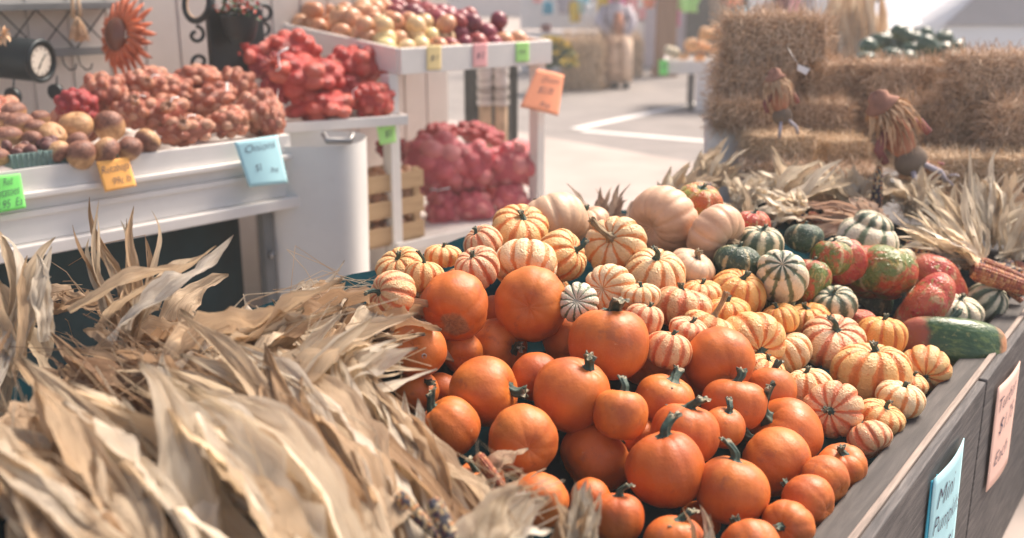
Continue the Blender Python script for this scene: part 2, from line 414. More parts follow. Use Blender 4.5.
m.base(c).bump(m.noise(14, None, 5), .4, .01); MAT['rutabaga_skin'] = m.m
m = N('melon_rind', .16); w = m.n('ShaderNodeTexWave', {'Vector': m.uv(), 'Scale': 1.3, 'Distortion': 3, 'Detail': 3}); c = m.ramp(w.outputs['Fac'], [(.4, (.015, .05, .035)), (.8, (.06, .12, .06))]); m.base(c); MAT['melon_rind'] = m.m
# ------------------------------------------------------------------ pumpkins, squashes, stems
def fruit_mesh(name, n, depth, h, dimple, seed, power=2.0, lump=.03, nu=72, nv=36, bottom=None, sharp=2.0):
    rr = random.Random(seed); ph = [rr.uniform(0, 6.28) for _ in range(8)]
    var = [rr.uniform(.75, 1.25) for _ in range(max(n, 1) + 1)]
    def fn(u, v):
        th = u * 2 * math.pi; phi = v * math.pi
        s, c = math.sin(phi), math.cos(phi)
        r = abs(s) ** (2 / power) * .5; z = math.copysign(abs(c) ** (2 / power), c) * h * .5
        if n:
            g = 1 - abs(math.sin(n * th / 2)); g = g ** sharp * var[int(u * n + .5) % n]
            r *= 1 - depth * g * min(1, s * 2.2)
            z *= 1 - depth * .5 * g
        z -= math.copysign(dimple * math.exp(-(r / .16) ** 2), c)
        q = 1 + lump * (math.sin(th + ph[0]) * .6 + math.sin(2 * th + ph[1]) * .5 + math.sin(3 * th + ph[2] + 2 * phi) * .3) + lump * .5 * math.sin(2 * phi + ph[3])
        return Vector((r * q * math.cos(th), r * q * math.sin(th), z * (1 + lump * math.sin(th + ph[4]))))
    mb = MB().grid(nu, nv, fn, uvf=lambda u, v: (u * max(n, 1), v))
    return mb.mesh(name)
def stem_mesh(name, L, r, bend, seed, lobes=5, flare=2.0, z0=0):
    rr = random.Random(seed); bx, by = bend; m = 10
    mb = MB()
    def fn(u, v):
        th = u * 2 * math.pi; t = v
        c = Vector((bx * t * t * L + .012 * math.sin(t * 6 + seed), by * t * t * L + .012 * math.sin(t * 5 + seed * 2), z0 + L * t - .02 + (.02 * math.cos(lobes * th + 1) if t > .9 else 0)))
        rad = r * (1 + (flare - 1) * max(0, 1 - t * 3.2) ** 2 + .25 * max(0, t - .8) * 3) * (1 + .24 * math.cos(lobes * th + t * 2.5) + .07 * math.sin(9 * th + t * 7)) * (1 - .12 * math.sin(t * math.pi))
        return (c + Vector((math.cos(th) * rad, math.sin(th) * rad, 0)), (.9 if t > .97 else .0, t, 0, 1))
    mb.grid(20, m, fn)
    top = Vector((bx * L, by * L, z0 + L - .02)); vs = [v for v in mb.v[-20:]] + [tuple(top + Vector((0, 0, .004)))]
    mb.add(vs, [(i, (i + 1) % 20, 20) for i in range(20)], None, (1, 1, 0, 1))
    return mb.mesh(name)
def setm(me, k): me.materials.append(MAT[k]); return me
ME = {}
for i in range(5):
    ME['orange%d' % i] = fruit_mesh('orange_rind', [9, 8, 8, 10, 7][i], [.03, .018, .035, .02, .028][i], [.84, .92, .80, .95, .87][i], .06, i, [2.2, 2.0, 2.4, 2.1, 2.3][i], [.05, .045, .06, .045, .055][i], sharp=1.2)
    ME['carn%d' % i] = fruit_mesh('striped_rind', [10, 10, 11, 10, 12][i], .115, [.68, .76, .62, .80, .70][i], .085, 20 + i, 2.3, .075, 80, 36, sharp=2.4)
for i in range(2):
    ME['cheese%d' % i] = fruit_mesh('peach_rind', [14, 12][i], .06, [.72, .66][i], .10, 40 + i, 2.3, .03, 90, 36, sharp=2)
for i in range(3):
    ME['turb%d' % i] = fruit_mesh('turban_rind', [6, 9, 5][i], .07, [.66, .7, .6][i], .06, 60 + i, 2.5, .10, sharp=1.4)
ME['long'] = fruit_mesh('turban_rind', 7, .03, .6, .0, 66, 3.2, .06)
ME['cap'] = fruit_mesh('cap', 9, .16, .62, .03, 70, 2.2, .05, 72, 30, sharp=2)
STEMS = [stem_mesh('stem', .24, .042, (.45, .2), 1, flare=3), stem_mesh('stem', .19, .05, (-.4, .45), 2, flare=3.2), stem_mesh('stem', .34, .04, (.55, 0), 3, flare=2.2),
         stem_mesh('stem', .14, .046, (.4, .1), 4, flare=3), stem_mesh('stem', .5, .045, (.4, -.2), 5, flare=2.5)]
for s_ in STEMS: setm(s_, 'stem')
DRY = {}
for i_ in (3, 4):
    DRY[i_] = STEMS[i_].copy(); DRY[i_].materials.clear(); DRY[i_].materials.append(MAT['dry_stem'])
MC = {}
def mcopy(key, mat):
    if (key, mat) not in MC:
        me = ME[key].copy(); me.materials.clear(); me.materials.append(MAT[mat]); MC[key, mat] = me
    return MC[key, mat]

# ------------------------------------------------------------------ the display bin
I1 = Pz(819, 535, .62); I2 = Pz(947, 380, .62)
BF = Frame(I1, (I2 - I1))          # x along the right rim (away from camera), y inwards (to the left)
def sm(t): t = max(0, min(1, t)); return t * t * (3 - 2 * t)
BW = 1.3; S0, S1 = -1.35, 1.95
def pile(p):
    s, w = BF.inv(p)
    g = .28 + .72 * sm((s + .4) / .9)
    g = max(g, sm((w - .45) / .3))
    back = 1 - .35 * sm((s - 1.0) / .6)
    return .625 + .27 * sm(w / .55) * g * back * sm((BW - w) / .28 + .35)
def on_pile(px, py, dz=0):
    t = .7; d = ray(px, py)
    while t < 5:
        p = CAM + d * t
        if p.z <= pile(p) + dz: return t
        t += .004
    return 3

# (px, py, width px, stem dir in camera axes or None, mesh, material, stem, label)
OR = [
 (418,349,58,(.1,-.2,-1),'orange1','orange_rind',3,'orange pumpkin beside the pale husk tips, its small round blossom scar facing out'),
 (455,306,71,(.2,.5,-.8),'orange0','orange_rind_scarred',3,'large orange pumpkin with a brown corky scar low on its face, high on the pile'),
 (532,303,72,(.1,.1,-1),'orange3','orange_rind',3,'round orange pumpkin with pale scuffs, right of the scarred one on top of the pile'),
 (610,343,83,(.05,1,.1),'orange0','orange_rind',1,'biggest orange pumpkin of the pile, broad, with a short thick upright stem'),
 (645,358,56,(.5,.3,-.8),'orange1','orange_rind',0,'orange pumpkin tucked behind the right shoulder of the biggest one'),
 (574,337,62,(-.4,.3,-.8),'orange2','orange_rind',0,'shaded orange pumpkin peeking out left of the biggest one'),
 (497,349,62,(.75,.1,.6),'orange2','orange_rind',3,'orange pumpkin below the two topmost, its dark stem pointing right into a gap'),
 (484,391,72,(.9,.1,.45),'orange1','orange_rind',3,'wide orange pumpkin with a dark stem on its right side, left middle of the pile'),
 (572,394,76,(.45,.75,.35),'orange3','orange_rind',3,'freckled orange pumpkin with a stub stem at its upper right, centre of the pile'),
 (536,376,50,(-.3,.4,-.8),'orange1','orange_rind',0,'small orange pumpkin peeking over the left shoulder of the freckled one'),
 (621,414,56,(.15,1,0),'orange4','orange_rind',0,'small orange pumpkin with a long dark upright stem, right of the freckled one'),
 (719,361,68,(-.2,.4,-.8),'orange3','orange_rind',3,'bright orange pumpkin with a smooth dome, highest one at the right against the striped squashes'),
 (686,386,46,(-.3,.8,.3),'orange2','orange_rind',0,'small orange pumpkin squeezed left of the bright smooth dome'),
 (665,401,60,(.4,.85,.2),'orange0','orange_rind',1,'flattish orange pumpkin with a pale cut stem leaning right, middle right of the pile'),
 (735,404,62,(.1,1,.1),'orange2','orange_rind',3,'flattened orange pumpkin directly below the bright smooth dome'),
 (771,390,50,(.2,.9,-.2),'orange1','orange_rind',3,'orange pumpkin resting against the striped squashes, right edge of the pile'),
 (685,434,70,(.1,1,.15),'orange0','orange_rind',1,'orange pumpkin with a fat ridged stem, behind the one with a starry cut stem'),
 (784,437,74,(-.65,.7,.3),'orange4','orange_rind',2,'orange pumpkin with a long grey stem bent to the left'),
 (724,428,44,(.2,.9,.3),'orange1','orange_rind',0,'small shaded orange pumpkin with a dark stem, left of the long grey stem'),
 (776,461,68,(-.5,.6,-.6),'orange3','orange_rind',3,'round orange pumpkin in front of the one with the long grey stem'),
 (732,490,72,(.1,1,.1),'orange1','orange_rind',0,'orange pumpkin with pale warts and a tall dark stem, front of the pile'),
 (666,469,78,(-.1,1,.15),'orange3','orange_rind',0,'big round orange pumpkin with a dark stem ending in a starry pale cut'),
 (594,457,76,(.8,.5,-.2),'orange2','orange_rind',3,'dull orange pumpkin lying on its side, stem tucked under its right neighbour'),
 (522,441,69,(-.2,.1,-1),'orange3','orange_rind',3,'plain round orange pumpkin with no stem in sight, lower left of the pile'),
 (449,427,66,(-.6,.7,.2),'orange0','orange_rind',1,'orange pumpkin touching the corn husks, tall, at the left edge of the pile'),
 (417,391,44,(.55,.5,.6),'orange1','orange_rind',3,'sliver of an orange pumpkin with a pale cut stem, below the scar dotted one'),
 (480,483,50,(-.1,.8,.5),'orange2','orange_rind',1,'small orange pumpkin with a starry stem, low beside the husk knot'),
 (541,501,56,(.2,.2,-1),'orange4','orange_rind',3,'orange pumpkin half hidden behind the small tan husk tuft'),
 (618,517,56,(0,1,.1),'orange0','orange_rind',0,'orange pumpkin with a straight dark stem, right behind the small tan husk tuft'),
 (675,545,62,(.2,1,.1),'orange1','orange_rind',1,'orange pumpkin cut by the bottom edge, dark stem, below the starry stemmed one'),
 (752,548,62,(-.2,.6,-.6),'orange2','orange_rind',3,'orange pumpkin cut by the bottom edge, lowest of the pile next to the husk sprig'),
 (842,467,48,(-.15,.9,.4),'orange2','orange_rind',3,'small orange pumpkin with a pale star shaped stem, farthest along the wooden rail'),
 (824,480,50,(-.6,.3,-.7),'orange1','orange_rind',3,'smooth orange pumpkin second along the wooden rail'),
 (808,501,52,(-.6,.3,-.7),'orange3','orange_rind',3,'smooth orange pumpkin third along the wooden rail, freckled'),
 (788,525,52,(-.5,.1,.8),'orange0','orange_rind',3,'smooth orange pumpkin nearest the camera along the wooden rail'),
 (497,318,46,(0,.4,-1),'orange1','orange_rind',3,'sliver of orange pumpkin showing between the two topmost ones'),
 (462,352,42,(0,.3,-1),'orange1','orange_rind',3,'sliver of orange pumpkin in the gap under the corky scar'),
 (440,395,44,(0,.3,-1),'orange1','orange_rind',3,'dim orange pumpkin deep in the gap left of the wide one'),
 (640,440,40,(0,.3,-1),'orange2','orange_rind',3,'dim orange pumpkin deep in the gap behind the starry stem'),
 (590,500,44,(0,.3,-1),'orange1','orange_rind',3,'dim orange pumpkin deep in the gap under the dull one lying on its side'),
 (700,520,40,(0,.3,-1),'orange2','orange_rind',3,'dim orange pumpkin deep in the gap left of the warty one'),
]
ST = [
 (520,229,54,(.15,.75,.65),'carn0','striped_yellow',3,'striped squash with a dark stem stub, topmost, in front of the dusty peach pumpkin'),
 (482,243,38,(-.4,.7,.3),'carn1','striped_speckled',3,'small speckled squash left below the topmost striped one'),
 (526,263,58,(.1,.8,-.5),'carn1','striped_pale',3,'cream squash with thin orange stripes right under the topmost striped one'),
 (561,257,52,(.75,.35,.55),'carn3','striped_yellow',0,'deep yellow striped squash with a curved dark stem pointing right'),
 (616,245,58,(-.35,.3,.85),'carn3','striped_pale',4,'cream squash with bold orange stripes and a long dry stem, facing the camera'),
 (653,275,60,(.15,.8,.55),'carn1','striped_pale',0,'pale cream squash with an upright dark stem, beside the peach pumpkins'),
 (609,290,50,(.55,-.1,-.8),'carn4','striped_pale',3,'pale yellow squash showing its dark blossom dot, behind the biggest orange pumpkin'),
 (402,268,46,(-.2,.7,.5),'carn0','striped_yellow',3,'striped squash at the far left end of the heap, near the white shelf leg'),
 (443,256,34,(0,.8,.2),'carn2','striped_yellow',3,'small yellowish squash between the far left one and the speckled orange one'),
 (392,296,48,(-.75,.3,.6),'carn1','striped_speckled',0,'orange striped squash with a dark stem to its left, just above the corn husks'),
 (430,294,34,(.3,.7,.3),'carn2','striped_pale',2,'small cream squash squeezed left of the scarred orange pumpkin, dark curved stem'),
 (478,268,44,(-.3,.6,.5),'carn3','striped_speckled',3,'orange mottled squash standing tall left of the cream one with thin stripes'),
 (578,303,38,(.2,-.2,-1),'carn4','pale_green_striped',3,'warty white and green squash wedged right of the topmost orange pumpkins'),
 (681,307,56,(.1,1,.1),'carn0','striped_speckled',3,'squash with broad brick red stripes and a short cut stem, under the pale cream one'),
 (701,293,38,(0,.8,.3),'carn2','striped_yellow',3,'small mottled squash behind the brick red striped one'),
 (738,293,52,(.2,.8,.35),'carn1','striped_orange',3,'golden orange squash standing apart near the dark green ones'),
 (727,313,42,(0,.8,.3),'carn0','striped_orange',3,'orange squash below the golden one, half covered'),
 (708,330,52,(.45,.9,.1),'carn2','striped_yellow',4,'squash with a long upright grey stem, behind the radiating striped one'),
 (751,343,62,(.2,-.3,.95),'carn3','striped_yellow',3,'large squash with stripes radiating from the centre facing the camera'),
 (786,354,48,(-.4,.8,.1),'carn4','striped_pale',3,'cream squash with one bold stripe, right of the radiating one'),
 (833,342,60,(0,.8,.6),'carn0','striped_speckled',0,'speckled squash seen from above with red streaks and a central stem'),
 (809,322,44,(-.2,.9,.2),'carn1','striped_orange',3,'orange and cream squash behind the one seen from above'),
 (779,319,36,(-.2,.9,.2),'carn1','striped_orange',3,'small orange squash between the golden one and the cream one with a bold stripe'),
 (882,337,48,(0,.9,.2),'carn3','striped_orange',3,'plain golden squash beside the green striped turban squash'),
 (872,375,72,(.05,.95,.3),'carn3','striped_yellow',3,'biggest striped squash, broad yellow and orange bands, by the wooden rail'),
 (925,370,46,(-.3,-.3,.8),'carn1','striped_yellow',3,'pale yellow squash touching the wooden rail below the long green squash'),
 (833,411,56,(-.45,.1,.85),'carn3','striped_speckled',3,'speckled squash turned left with a dark blossom end, above the rail pumpkins'),
 (807,388,48,(-.1,.9,.2),'carn1','striped_pale',3,'cream striped squash behind the left turned speckled one'),
 (900,399,46,(.2,.7,.2),'carn0','striped_pale',3,'creamy squash at the rail between the biggest striped one and the pale yellow one'),
 (881,417,44,(.25,.8,.4),'carn2','striped_yellow',0,'squash with a dark upright stem cut white, at the wooden rail'),
 (870,438,42,(-.3,.6,-.4),'carn1','striped_speckled',3,'mottled pink and cream squash lowest at the wooden rail'),
 (910,384,34,(.2,.7,.2),'carn0','striped_yellow',3,'small squash half hidden under the pale yellow one by the rail'),
 (668,349,44,(.2,.8,.2),'carn1','striped_speckled',3,'small speckled squash just right of the biggest orange pumpkin'),
 (645,320,38,(.2,.8,.2),'carn3','striped_speckled',3,'little orange speckled squash above the biggest orange pumpkin'),
 (689,331,38,(.2,.8,.2),'carn2','striped_speckled',3,'little speckled squash under the brick red striped one'),
 (588,222,42,(-.2,.9,.2),'cheese1','peach_rind',3,'plain peach coloured squash behind the cream squash with bold stripes'),
 (463,281,36,(0,.8,.2),'carn0','striped_yellow',3,'small striped squash in the shadow above the scarred orange pumpkin'),
 (424,276,38,(0,.8,.2),'carn1','striped_yellow',2,'striped squash in the second row behind the far left end'),
 (641,296,36,(0,.8,.2),'carn2','striped_pale',3,'small pale squash between the blossom dot one and the pale cream one'),
 (850,395,40,(.2,.8,.2),'carn4','striped_speckled',3,'squash in the gap between the biggest striped one and the left turned one'),
 (765,372,40,(.2,.8,.2),'carn1','striped_yellow',3,'half hidden squash under the radiating striped one'),
 (548,289,40,(.2,.8,.2),'carn1','striped_yellow',3,'striped squash in the gap behind the round orange pumpkin on top'),
]
PE = [
 (553,224,74,(-.3,.75,-.4),'cheese0','grey_peach_rind','dusty peach ribbed pumpkin half hidden behind the topmost striped squash'),
 (664,221,74,(.65,.35,-.5),'cheese0','peach_rind','large peach ribbed pumpkin leaning right, left one of the pair by the multicoloured squash'),
 (716,235,66,(.55,-.45,.5),'cheese1','peach_rind','peach ribbed pumpkin standing on edge, its stem at the lower right'),
 (692,268,48,(.3,.6,.3),'cheese1','grey_peach_rind','small pinkish peach pumpkin low between the pale cream squash and the one on edge'),
]
# (px,py,w,h/w long axis dir, mesh, body mat, cap mat or None, cap dir, label)
TU = [
 (698,203,42,.9,'turb0','turban_yellow',None,(.1,.6,.5),'red and yellow squash with a green crown between the two large peach pumpkins'),
 (752,225,34,.8,'turb1','turban_red',None,(.1,.8,.3),'dull red ribbed squash just right of the peach pumpkin standing on edge'),
 (760,243,44,.7,'turb1','green_striped',None,(.1,.8,.4),'dark squash with a striped green collar above the nearly black one'),
 (736,262,42,.8,'turb0','turban_dark',None,(.1,.8,.3),'nearly black green squash left of the big striped white one'),
 (781,275,50,1.15,'turb1','pale_green_striped','green_striped',(-.2,.3,.9),'big white turban squash with thin green stripes standing upright'),
 (807,281,38,1.15,'turb0','turban_red_green',None,(.2,.8,.2),'mottled green and red squash right behind the upright white one'),
 (830,257,36,.9,'turb0','turban_red_green',None,(.1,.8,.2),'red squash with a green shoulder behind the mottled ones'),
 (866,240,60,.62,'turb1','pale_green_striped','green_striped',(.3,.8,.3),'cream squash with green striped crown, topmost of the turban squashes'),
 (843,262,46,.8,'turb2','turban_red','pale_green_striped',(-.4,.7,.4),'red turban squash wearing a striped cream cap turned left'),
 (874,274,70,.66,'turb0','turban_red_green',None,(.15,.75,-.3),'large bright red squash with green patches in the middle of the turbans'),
 (834,303,42,.7,'turb1','green_striped',None,(-.2,.7,.6),'small dark green squash with white stripes below the large red and green one'),
 (936,285,66,.55,'turb2','turban_red',None,(.6,.5,-.3),'long bright red squash with a brown mark at its right end'),
 (921,310,74,.5,'turb0','turban_red',None,(-.6,.5,-.2),'slim bright red squash under the long one with the brown mark'),
 (924,297,38,.5,'turb1','green_striped',None,(.1,.9,.3),'small striped cap squash lying between the two red ones'),
 (956,313,52,.6,'cap','pale_green_striped',None,(.1,.9,.4),'white and green ribbed squash sitting on the long green one'),
 (984,305,38,1.1,'cap','green_striped',None,(.4,.6,.5),'green and white squash against the wooden rail, farthest right'),
 (952,343,98,.5,'long','long_squash',None,(.1,.95,-.1),'long dark green squash with a reddish end lying along the rail'),
 (855,319,34,.6,'turb0','turban_red',None,(.1,.9,.1),'bit of a red squash under the small dark green striped one'),
 (929,268,36,.7,'turb1','green_striped',None,(.1,.9,.1),'striped green squash behind the long bright red one'),
 (803,238,34,.8,'turb0','turban_dark',None,(.1,.9,.1),'dark green squash at the back near the pale husk fans'),
 (776,300,32,.8,'turb0','turban_dark',None,(.1,.9,.1),'dark squash in the shade under the upright white turban'),
 (897,262,34,.8,'turb1','pale_green_striped',None,(.1,.9,.1),'pale squash partly hidden behind the large red and green one'),
 (868,303,40,.8,'turb0','turban_dark',None,(.1,.9,.1),'dark squash in the gap between the small striped one and the slim red one'),
]
items = []
for a in OR: items.append(dict(px=a[0], py=a[1], w=a[2], dir=a[3], me=a[4], mat=a[5], stem=a[6], lab=a[7], asp=None, k='orange_pumpkin', cat='pumpkin', g='orange pie pumpkins heaped in the wooden bin'))
for a in ST: items.append(dict(px=a[0], py=a[1], w=a[2], dir=a[3], me=a[4], mat=a[5], stem=a[6], lab=a[7], asp=None, k='striped_squash', cat='squash', g='striped squashes heaped behind the orange pumpkins'))
for a in PE: items.append(dict(px=a[0], py=a[1], w=a[2], dir=a[3], me=a[4], mat=a[5], stem=3, lab=a[6], asp=None, k='peach_pumpkin', cat='pumpkin', g='peach ribbed pumpkins at the back of the heap'))
for a in TU: items.append(dict(px=a[0], py=a[1], w=a[2], dir=a[7], me=a[4], mat=a[5], stem=None, cap=a[6], lab=a[8], asp=a[3], k='turban_squash', cat='squash', g='turban squashes at the right of the bin'))
dim = ('sliver', 'dim ', 'peeking', 'gap', 'in the shade', 'bit of', 'tucked', 'squeezed', 'shadow')
for it in items:
    it['w'] *= {'striped_squash': 1.08, 'orange_pumpkin': 1.03, 'turban_squash': 1.08}.get(it['k'], 1)
    it['t'] = on_pile(it['px'], it['py'], 0)
    it['deep'] = any(k in it['lab'] for k in dim)
    if it['deep']: it['t'] *= 1.035
    it['r'] = .5 * it['w'] / FP * (.93 if it['asp'] is None else math.sqrt(it['asp']) * .95)   # radius per unit depth
n = len(items)
D = np.array([list(ray(it['px'], it['py'])) for it in items]); T = np.array([it['t'] for it in items]); RR = np.array([it['r'] for it in items])
Tl = T.copy()
for step in range(240):
    C = D * T[:, None]; rad = RR * T
    dd = C[:, None] - C[None]; dist = np.linalg.norm(dd, axis=2) + np.eye(n) * 9
    pen = (rad[:, None] + rad[None]) * .92 - dist
    i, j = np.where(pen > .0005)
    dT = np.zeros(n)
    for a, b in zip(i, j):
        if a < b:
            f, k = (a, b) if T[a] - rad[a] * .3 < T[b] - rad[b] * .3 else (b, a)
            if items[f]['deep'] and not items[k]['deep']: f, k = k, f
            dT[k] += pen[a, b] * .25; dT[f] -= pen[a, b] * .12
    T = T + dT
    T = np.clip(T, Tl * .93, Tl * 1.12)
for it, t in zip(items, T): it['t'] = float(t)
def put_fruit(it):
    c = P(it['px'], it['py'], it['t']); d = it['w'] * it['t'] / FP
    z = camdir(*it['dir'])
    q = Vector((0, 0, 1)).rotation_difference(z); q = q @ Quaternion((0, 0, 1), R.uniform(0, 6.28) if 'scarred' not in it['mat'] else 0)
    o = thing(it['k'], it['lab'], it['cat'], c, it['g'], worldparts=False)
    o.rotation_mode = 'QUATERNION'; o.rotation_quaternion = q; o.scale = (d, d, d)
    me = mcopy(it['me'], it['mat'])
    b = link('rind', me, o)
    if it['asp'] is not None:
        # elongated squash: keep upright axis = z, stretch so the outline has the asked height
        hz = max(v.co.z for v in ME[it['me']].vertices) * 2
        b.scale = (1, .72 + .25 * it['asp'], it['asp'] / hz)
        if it['me'] == 'long': b.scale.y = .55; b.rotation_euler = (0, .06, 0)
        o.rotation_quaternion = Vector((0, 0, 1)).rotation_difference(z)
        if it.get('cap'):
            k = link('cap', mcopy('cap', it['cap']), o); k.scale = (.62, .62, .62); k.location = (0, 0, it['asp'] * .42)
        else:
            s = link('stem', STEMS[3], o); s.location = (0, 0, it['asp'] * .46); s.scale = (.8, .8, .8)
    else:
        hz = max(v.co.z for v in ME[it['me']].vertices)
        s = link('stem', STEMS[it['stem']] if it['k'] != 'peach_pumpkin' else STEMS[3], o)
        s.location = (0, 0, hz - (.075 if 'carn' in it['me'] or 'cheese' in it['me'] else .05)); s.rotation_euler = (0, 0, R.uniform(0, 6.28)) if it['stem'] not in (4, 2) else (0, 0, 0); s.rotation_euler.x = R.uniform(-.15, .15)
        if it['k'] == 'striped_squash': s.scale = (1.0, 1.0, 1.15)
        elif it['stem'] == 3: s.scale = (1.5, 1.5, 1.7)
        else: s.scale = (1.6, 1.6, 1.2)
        if it['stem'] == 4 or it['k'] == 'peach_pumpkin':
            s.data = DRY[it['stem']]
    if 'blossom scar' in it['lab']:
        v = q.inverted() @ camdir(.3, -.17, .94); v = v.normalized(); e1 = v.orthogonal().normalized(); e2 = v.cross(e1); hz = .47
        MB().tube([v * hz + (e1 * math.cos(k * .5236) + e2 * math.sin(k * .5236)) * .035 for k in range(13)], .012, 6, False).build('blossom_scar', MAT['grey_card'], o)
        MB().disc(v * (hz + .008), e1, e2, .018, 12).build('blossom_dot', MAT['dark_metal'], o)
    return o
for it in items: put_fruit(it)

# the bin itself: boards, rail, liner and the raised bed the heap lies on
SM = BF.inv(Ppl(986, 389, BF(0, -.068, .3), BF.b))[0]
bin_ = thing('display_bin', 'long weathered wooden display bin holding the pumpkins, squashes and dried corn', 'display bin', BF(.3, .65, 0))
MB().box(S0, SM - .007, -.068, -.0505, .02, .622, BF).build('near_side_board', MAT['grey_wood'], bin_, .003)
MB().box(SM + .007, S1, -.068, -.0505, .02, .622, BF).build('far_side_board', MAT['grey_wood'], bin_, .003)
MB().box(S0, S1, -.038, .012, .585, .618, BF).build('rail', MAT['rail_wood'], bin_, .004)
MB().box(S0, S1, -.050, -.0385, .57, .626, BF).build('lip', MAT['lip_wood'], bin_, .002)
MB().box(S0, S1, BW, BW + .03, .02, .62, BF).build('back_board', MAT['grey_wood'], bin_, .003)
MB().box(S0, S0 + .03, .014, BW - .002, .02, .615, BF).build('end_board', MAT['grey_wood'], bin_, .003)
MB().box(S1 - .03, S1, .014, BW - .002, .02, .615, BF).build('end_board', MAT['grey_wood'], bin_, .003)
for a, b in ((.452, .458), (.4595, .466)):
    pass
MB().box(SM - .05, SM + .05, -.050, -.0385, .03, .565, BF).build('batten', MAT['shade_teal_fabric'], bin_)
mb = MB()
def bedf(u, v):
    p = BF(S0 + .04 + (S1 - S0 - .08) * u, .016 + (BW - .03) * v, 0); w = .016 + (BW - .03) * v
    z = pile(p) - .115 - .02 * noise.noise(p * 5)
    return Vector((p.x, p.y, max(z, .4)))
mb.grid(60, 30, bedf, closed=False); mb.build('liner', MAT['shade_teal_liner'], bin_)  # bed coloured as the teal shade between the fruit
for s in (S0 + .05, .3, S1 - .1):
    for w in (.03, BW - .1): MB().box(s, s + .07, w, w + .07, 0, .4, BF).build('leg', MAT['grey_wood'], bin_)
mb = MB().box(S0 + .04, S1 - .04, .02, BW - .01, .36, .38, BF); mb.build('floor_board', MAT['grey_wood'], bin_)

# ------------------------------------------------------------------ signs
def text_mesh(txt):
    cu = bpy.data.curves.new('t', 'FONT'); cu.body = txt; cu.shear = .3; cu.offset = -.012; cu.resolution_u = 3
    ob = bpy.data.objects.new('t', cu); COL.objects.link(ob)
    me = bpy.data.meshes.new_from_object(ob.evaluated_get(bpy.context.evaluated_depsgraph_get()))
    vs = [v.co.copy() for v in me.vertices]; fs = [tuple(p.vertices) for p in me.polygons]
    bpy.data.objects.remove(ob); bpy.data.meshes.remove(me); bpy.data.curves.remove(cu)
    x0 = min(v.x for v in vs); x1 = max(v.x for v in vs); y0 = min(v.y for v in vs); y1 = max(v.y for v in vs)
    return [((v.x - x0) / (x1 - x0), (v.y - y0) / (y1 - y0)) for v in vs], fs
def sign(name, label, cat, q, mat, lines, bulge=.004, ink='ink', group=None, curl=0):
    """q: world corners tl,tr,br,bl; lines: (text,u0,v0,u1,v1) v upwards"""
    tl, tr, br, bl = [Vector(x) for x in q]
    nrm = (tr - tl).cross(bl - tl).normalized()
    if nrm.dot(CAM - tl) < 0: nrm = -nrm
    def pt(u, v, off=0):
        p = (bl * (1 - u) + br * u) * (1 - v) + (tl * (1 - u) + tr * u) * v
        return p + nrm * (bulge * math.sin(math.pi * u) + curl * (1 - v) ** 2 * (1.2 - u) + off)
    o = thing(name, label, cat, (tl + br) / 2, group)
    MB().grid(12, 12, lambda u, v: pt(u, v), closed=False).build('card', MAT[mat], o, solid=.0015)
    if lines:
        for txt, u0, v0, u1, v1 in lines:
            vs, fs = text_mesh(txt); mb = MB()
            mb.add([pt(u0 + (u1 - u0) * x, v0 + (v1 - v0) * y + .06 * (x - .5) * (u1 - u0), .0022) for x, y in vs], fs)
            mb.build('handwriting', MAT[ink], o)
    return o
n_out = -BF.b
def onside(px, py, off=-.076): return Ppl(px, py, BF(0, off, .3), BF.b)
q = [onside(934, 479, -.076), onside(964, 438, -.076), onside(949, 585, -.076), onside(922, 600, -.076)]
sign('price_sign', 'light blue handwritten price sign on the near board of the wooden bin', 'price sign', q, 'card_blue', [('Mini', .12, .74, .62, .88), ('Pumpkins', .08, .50, .96, .68), ('3 / $1', .2, .26, .8, .42)], group='price signs', bulge=.006)
q = [onside(931, 481, -.072), onside(937, 474, -.072), onside(924, 600, -.072), onside(917, 605, -.072)]
sign('sign_backing', 'narrow deep blue card edge showing behind the light blue bin sign', 'card', q, 'card_deepblue', [], group='sign cards')
q = [onside(998, 388, -.075), onside(1020, 361, -.075), onside(1007, 462, -.075), onside(986, 492, -.075)]
sign('price_sign', 'pale pink handwritten price sign on the far board of the wooden bin', 'price sign', q, 'card_pink', [('Turban', .1, .76, .85, .88), ('$1.75', .2, .5, .85, .66), ('Each', .15, .22, .7, .34)], group='price signs')
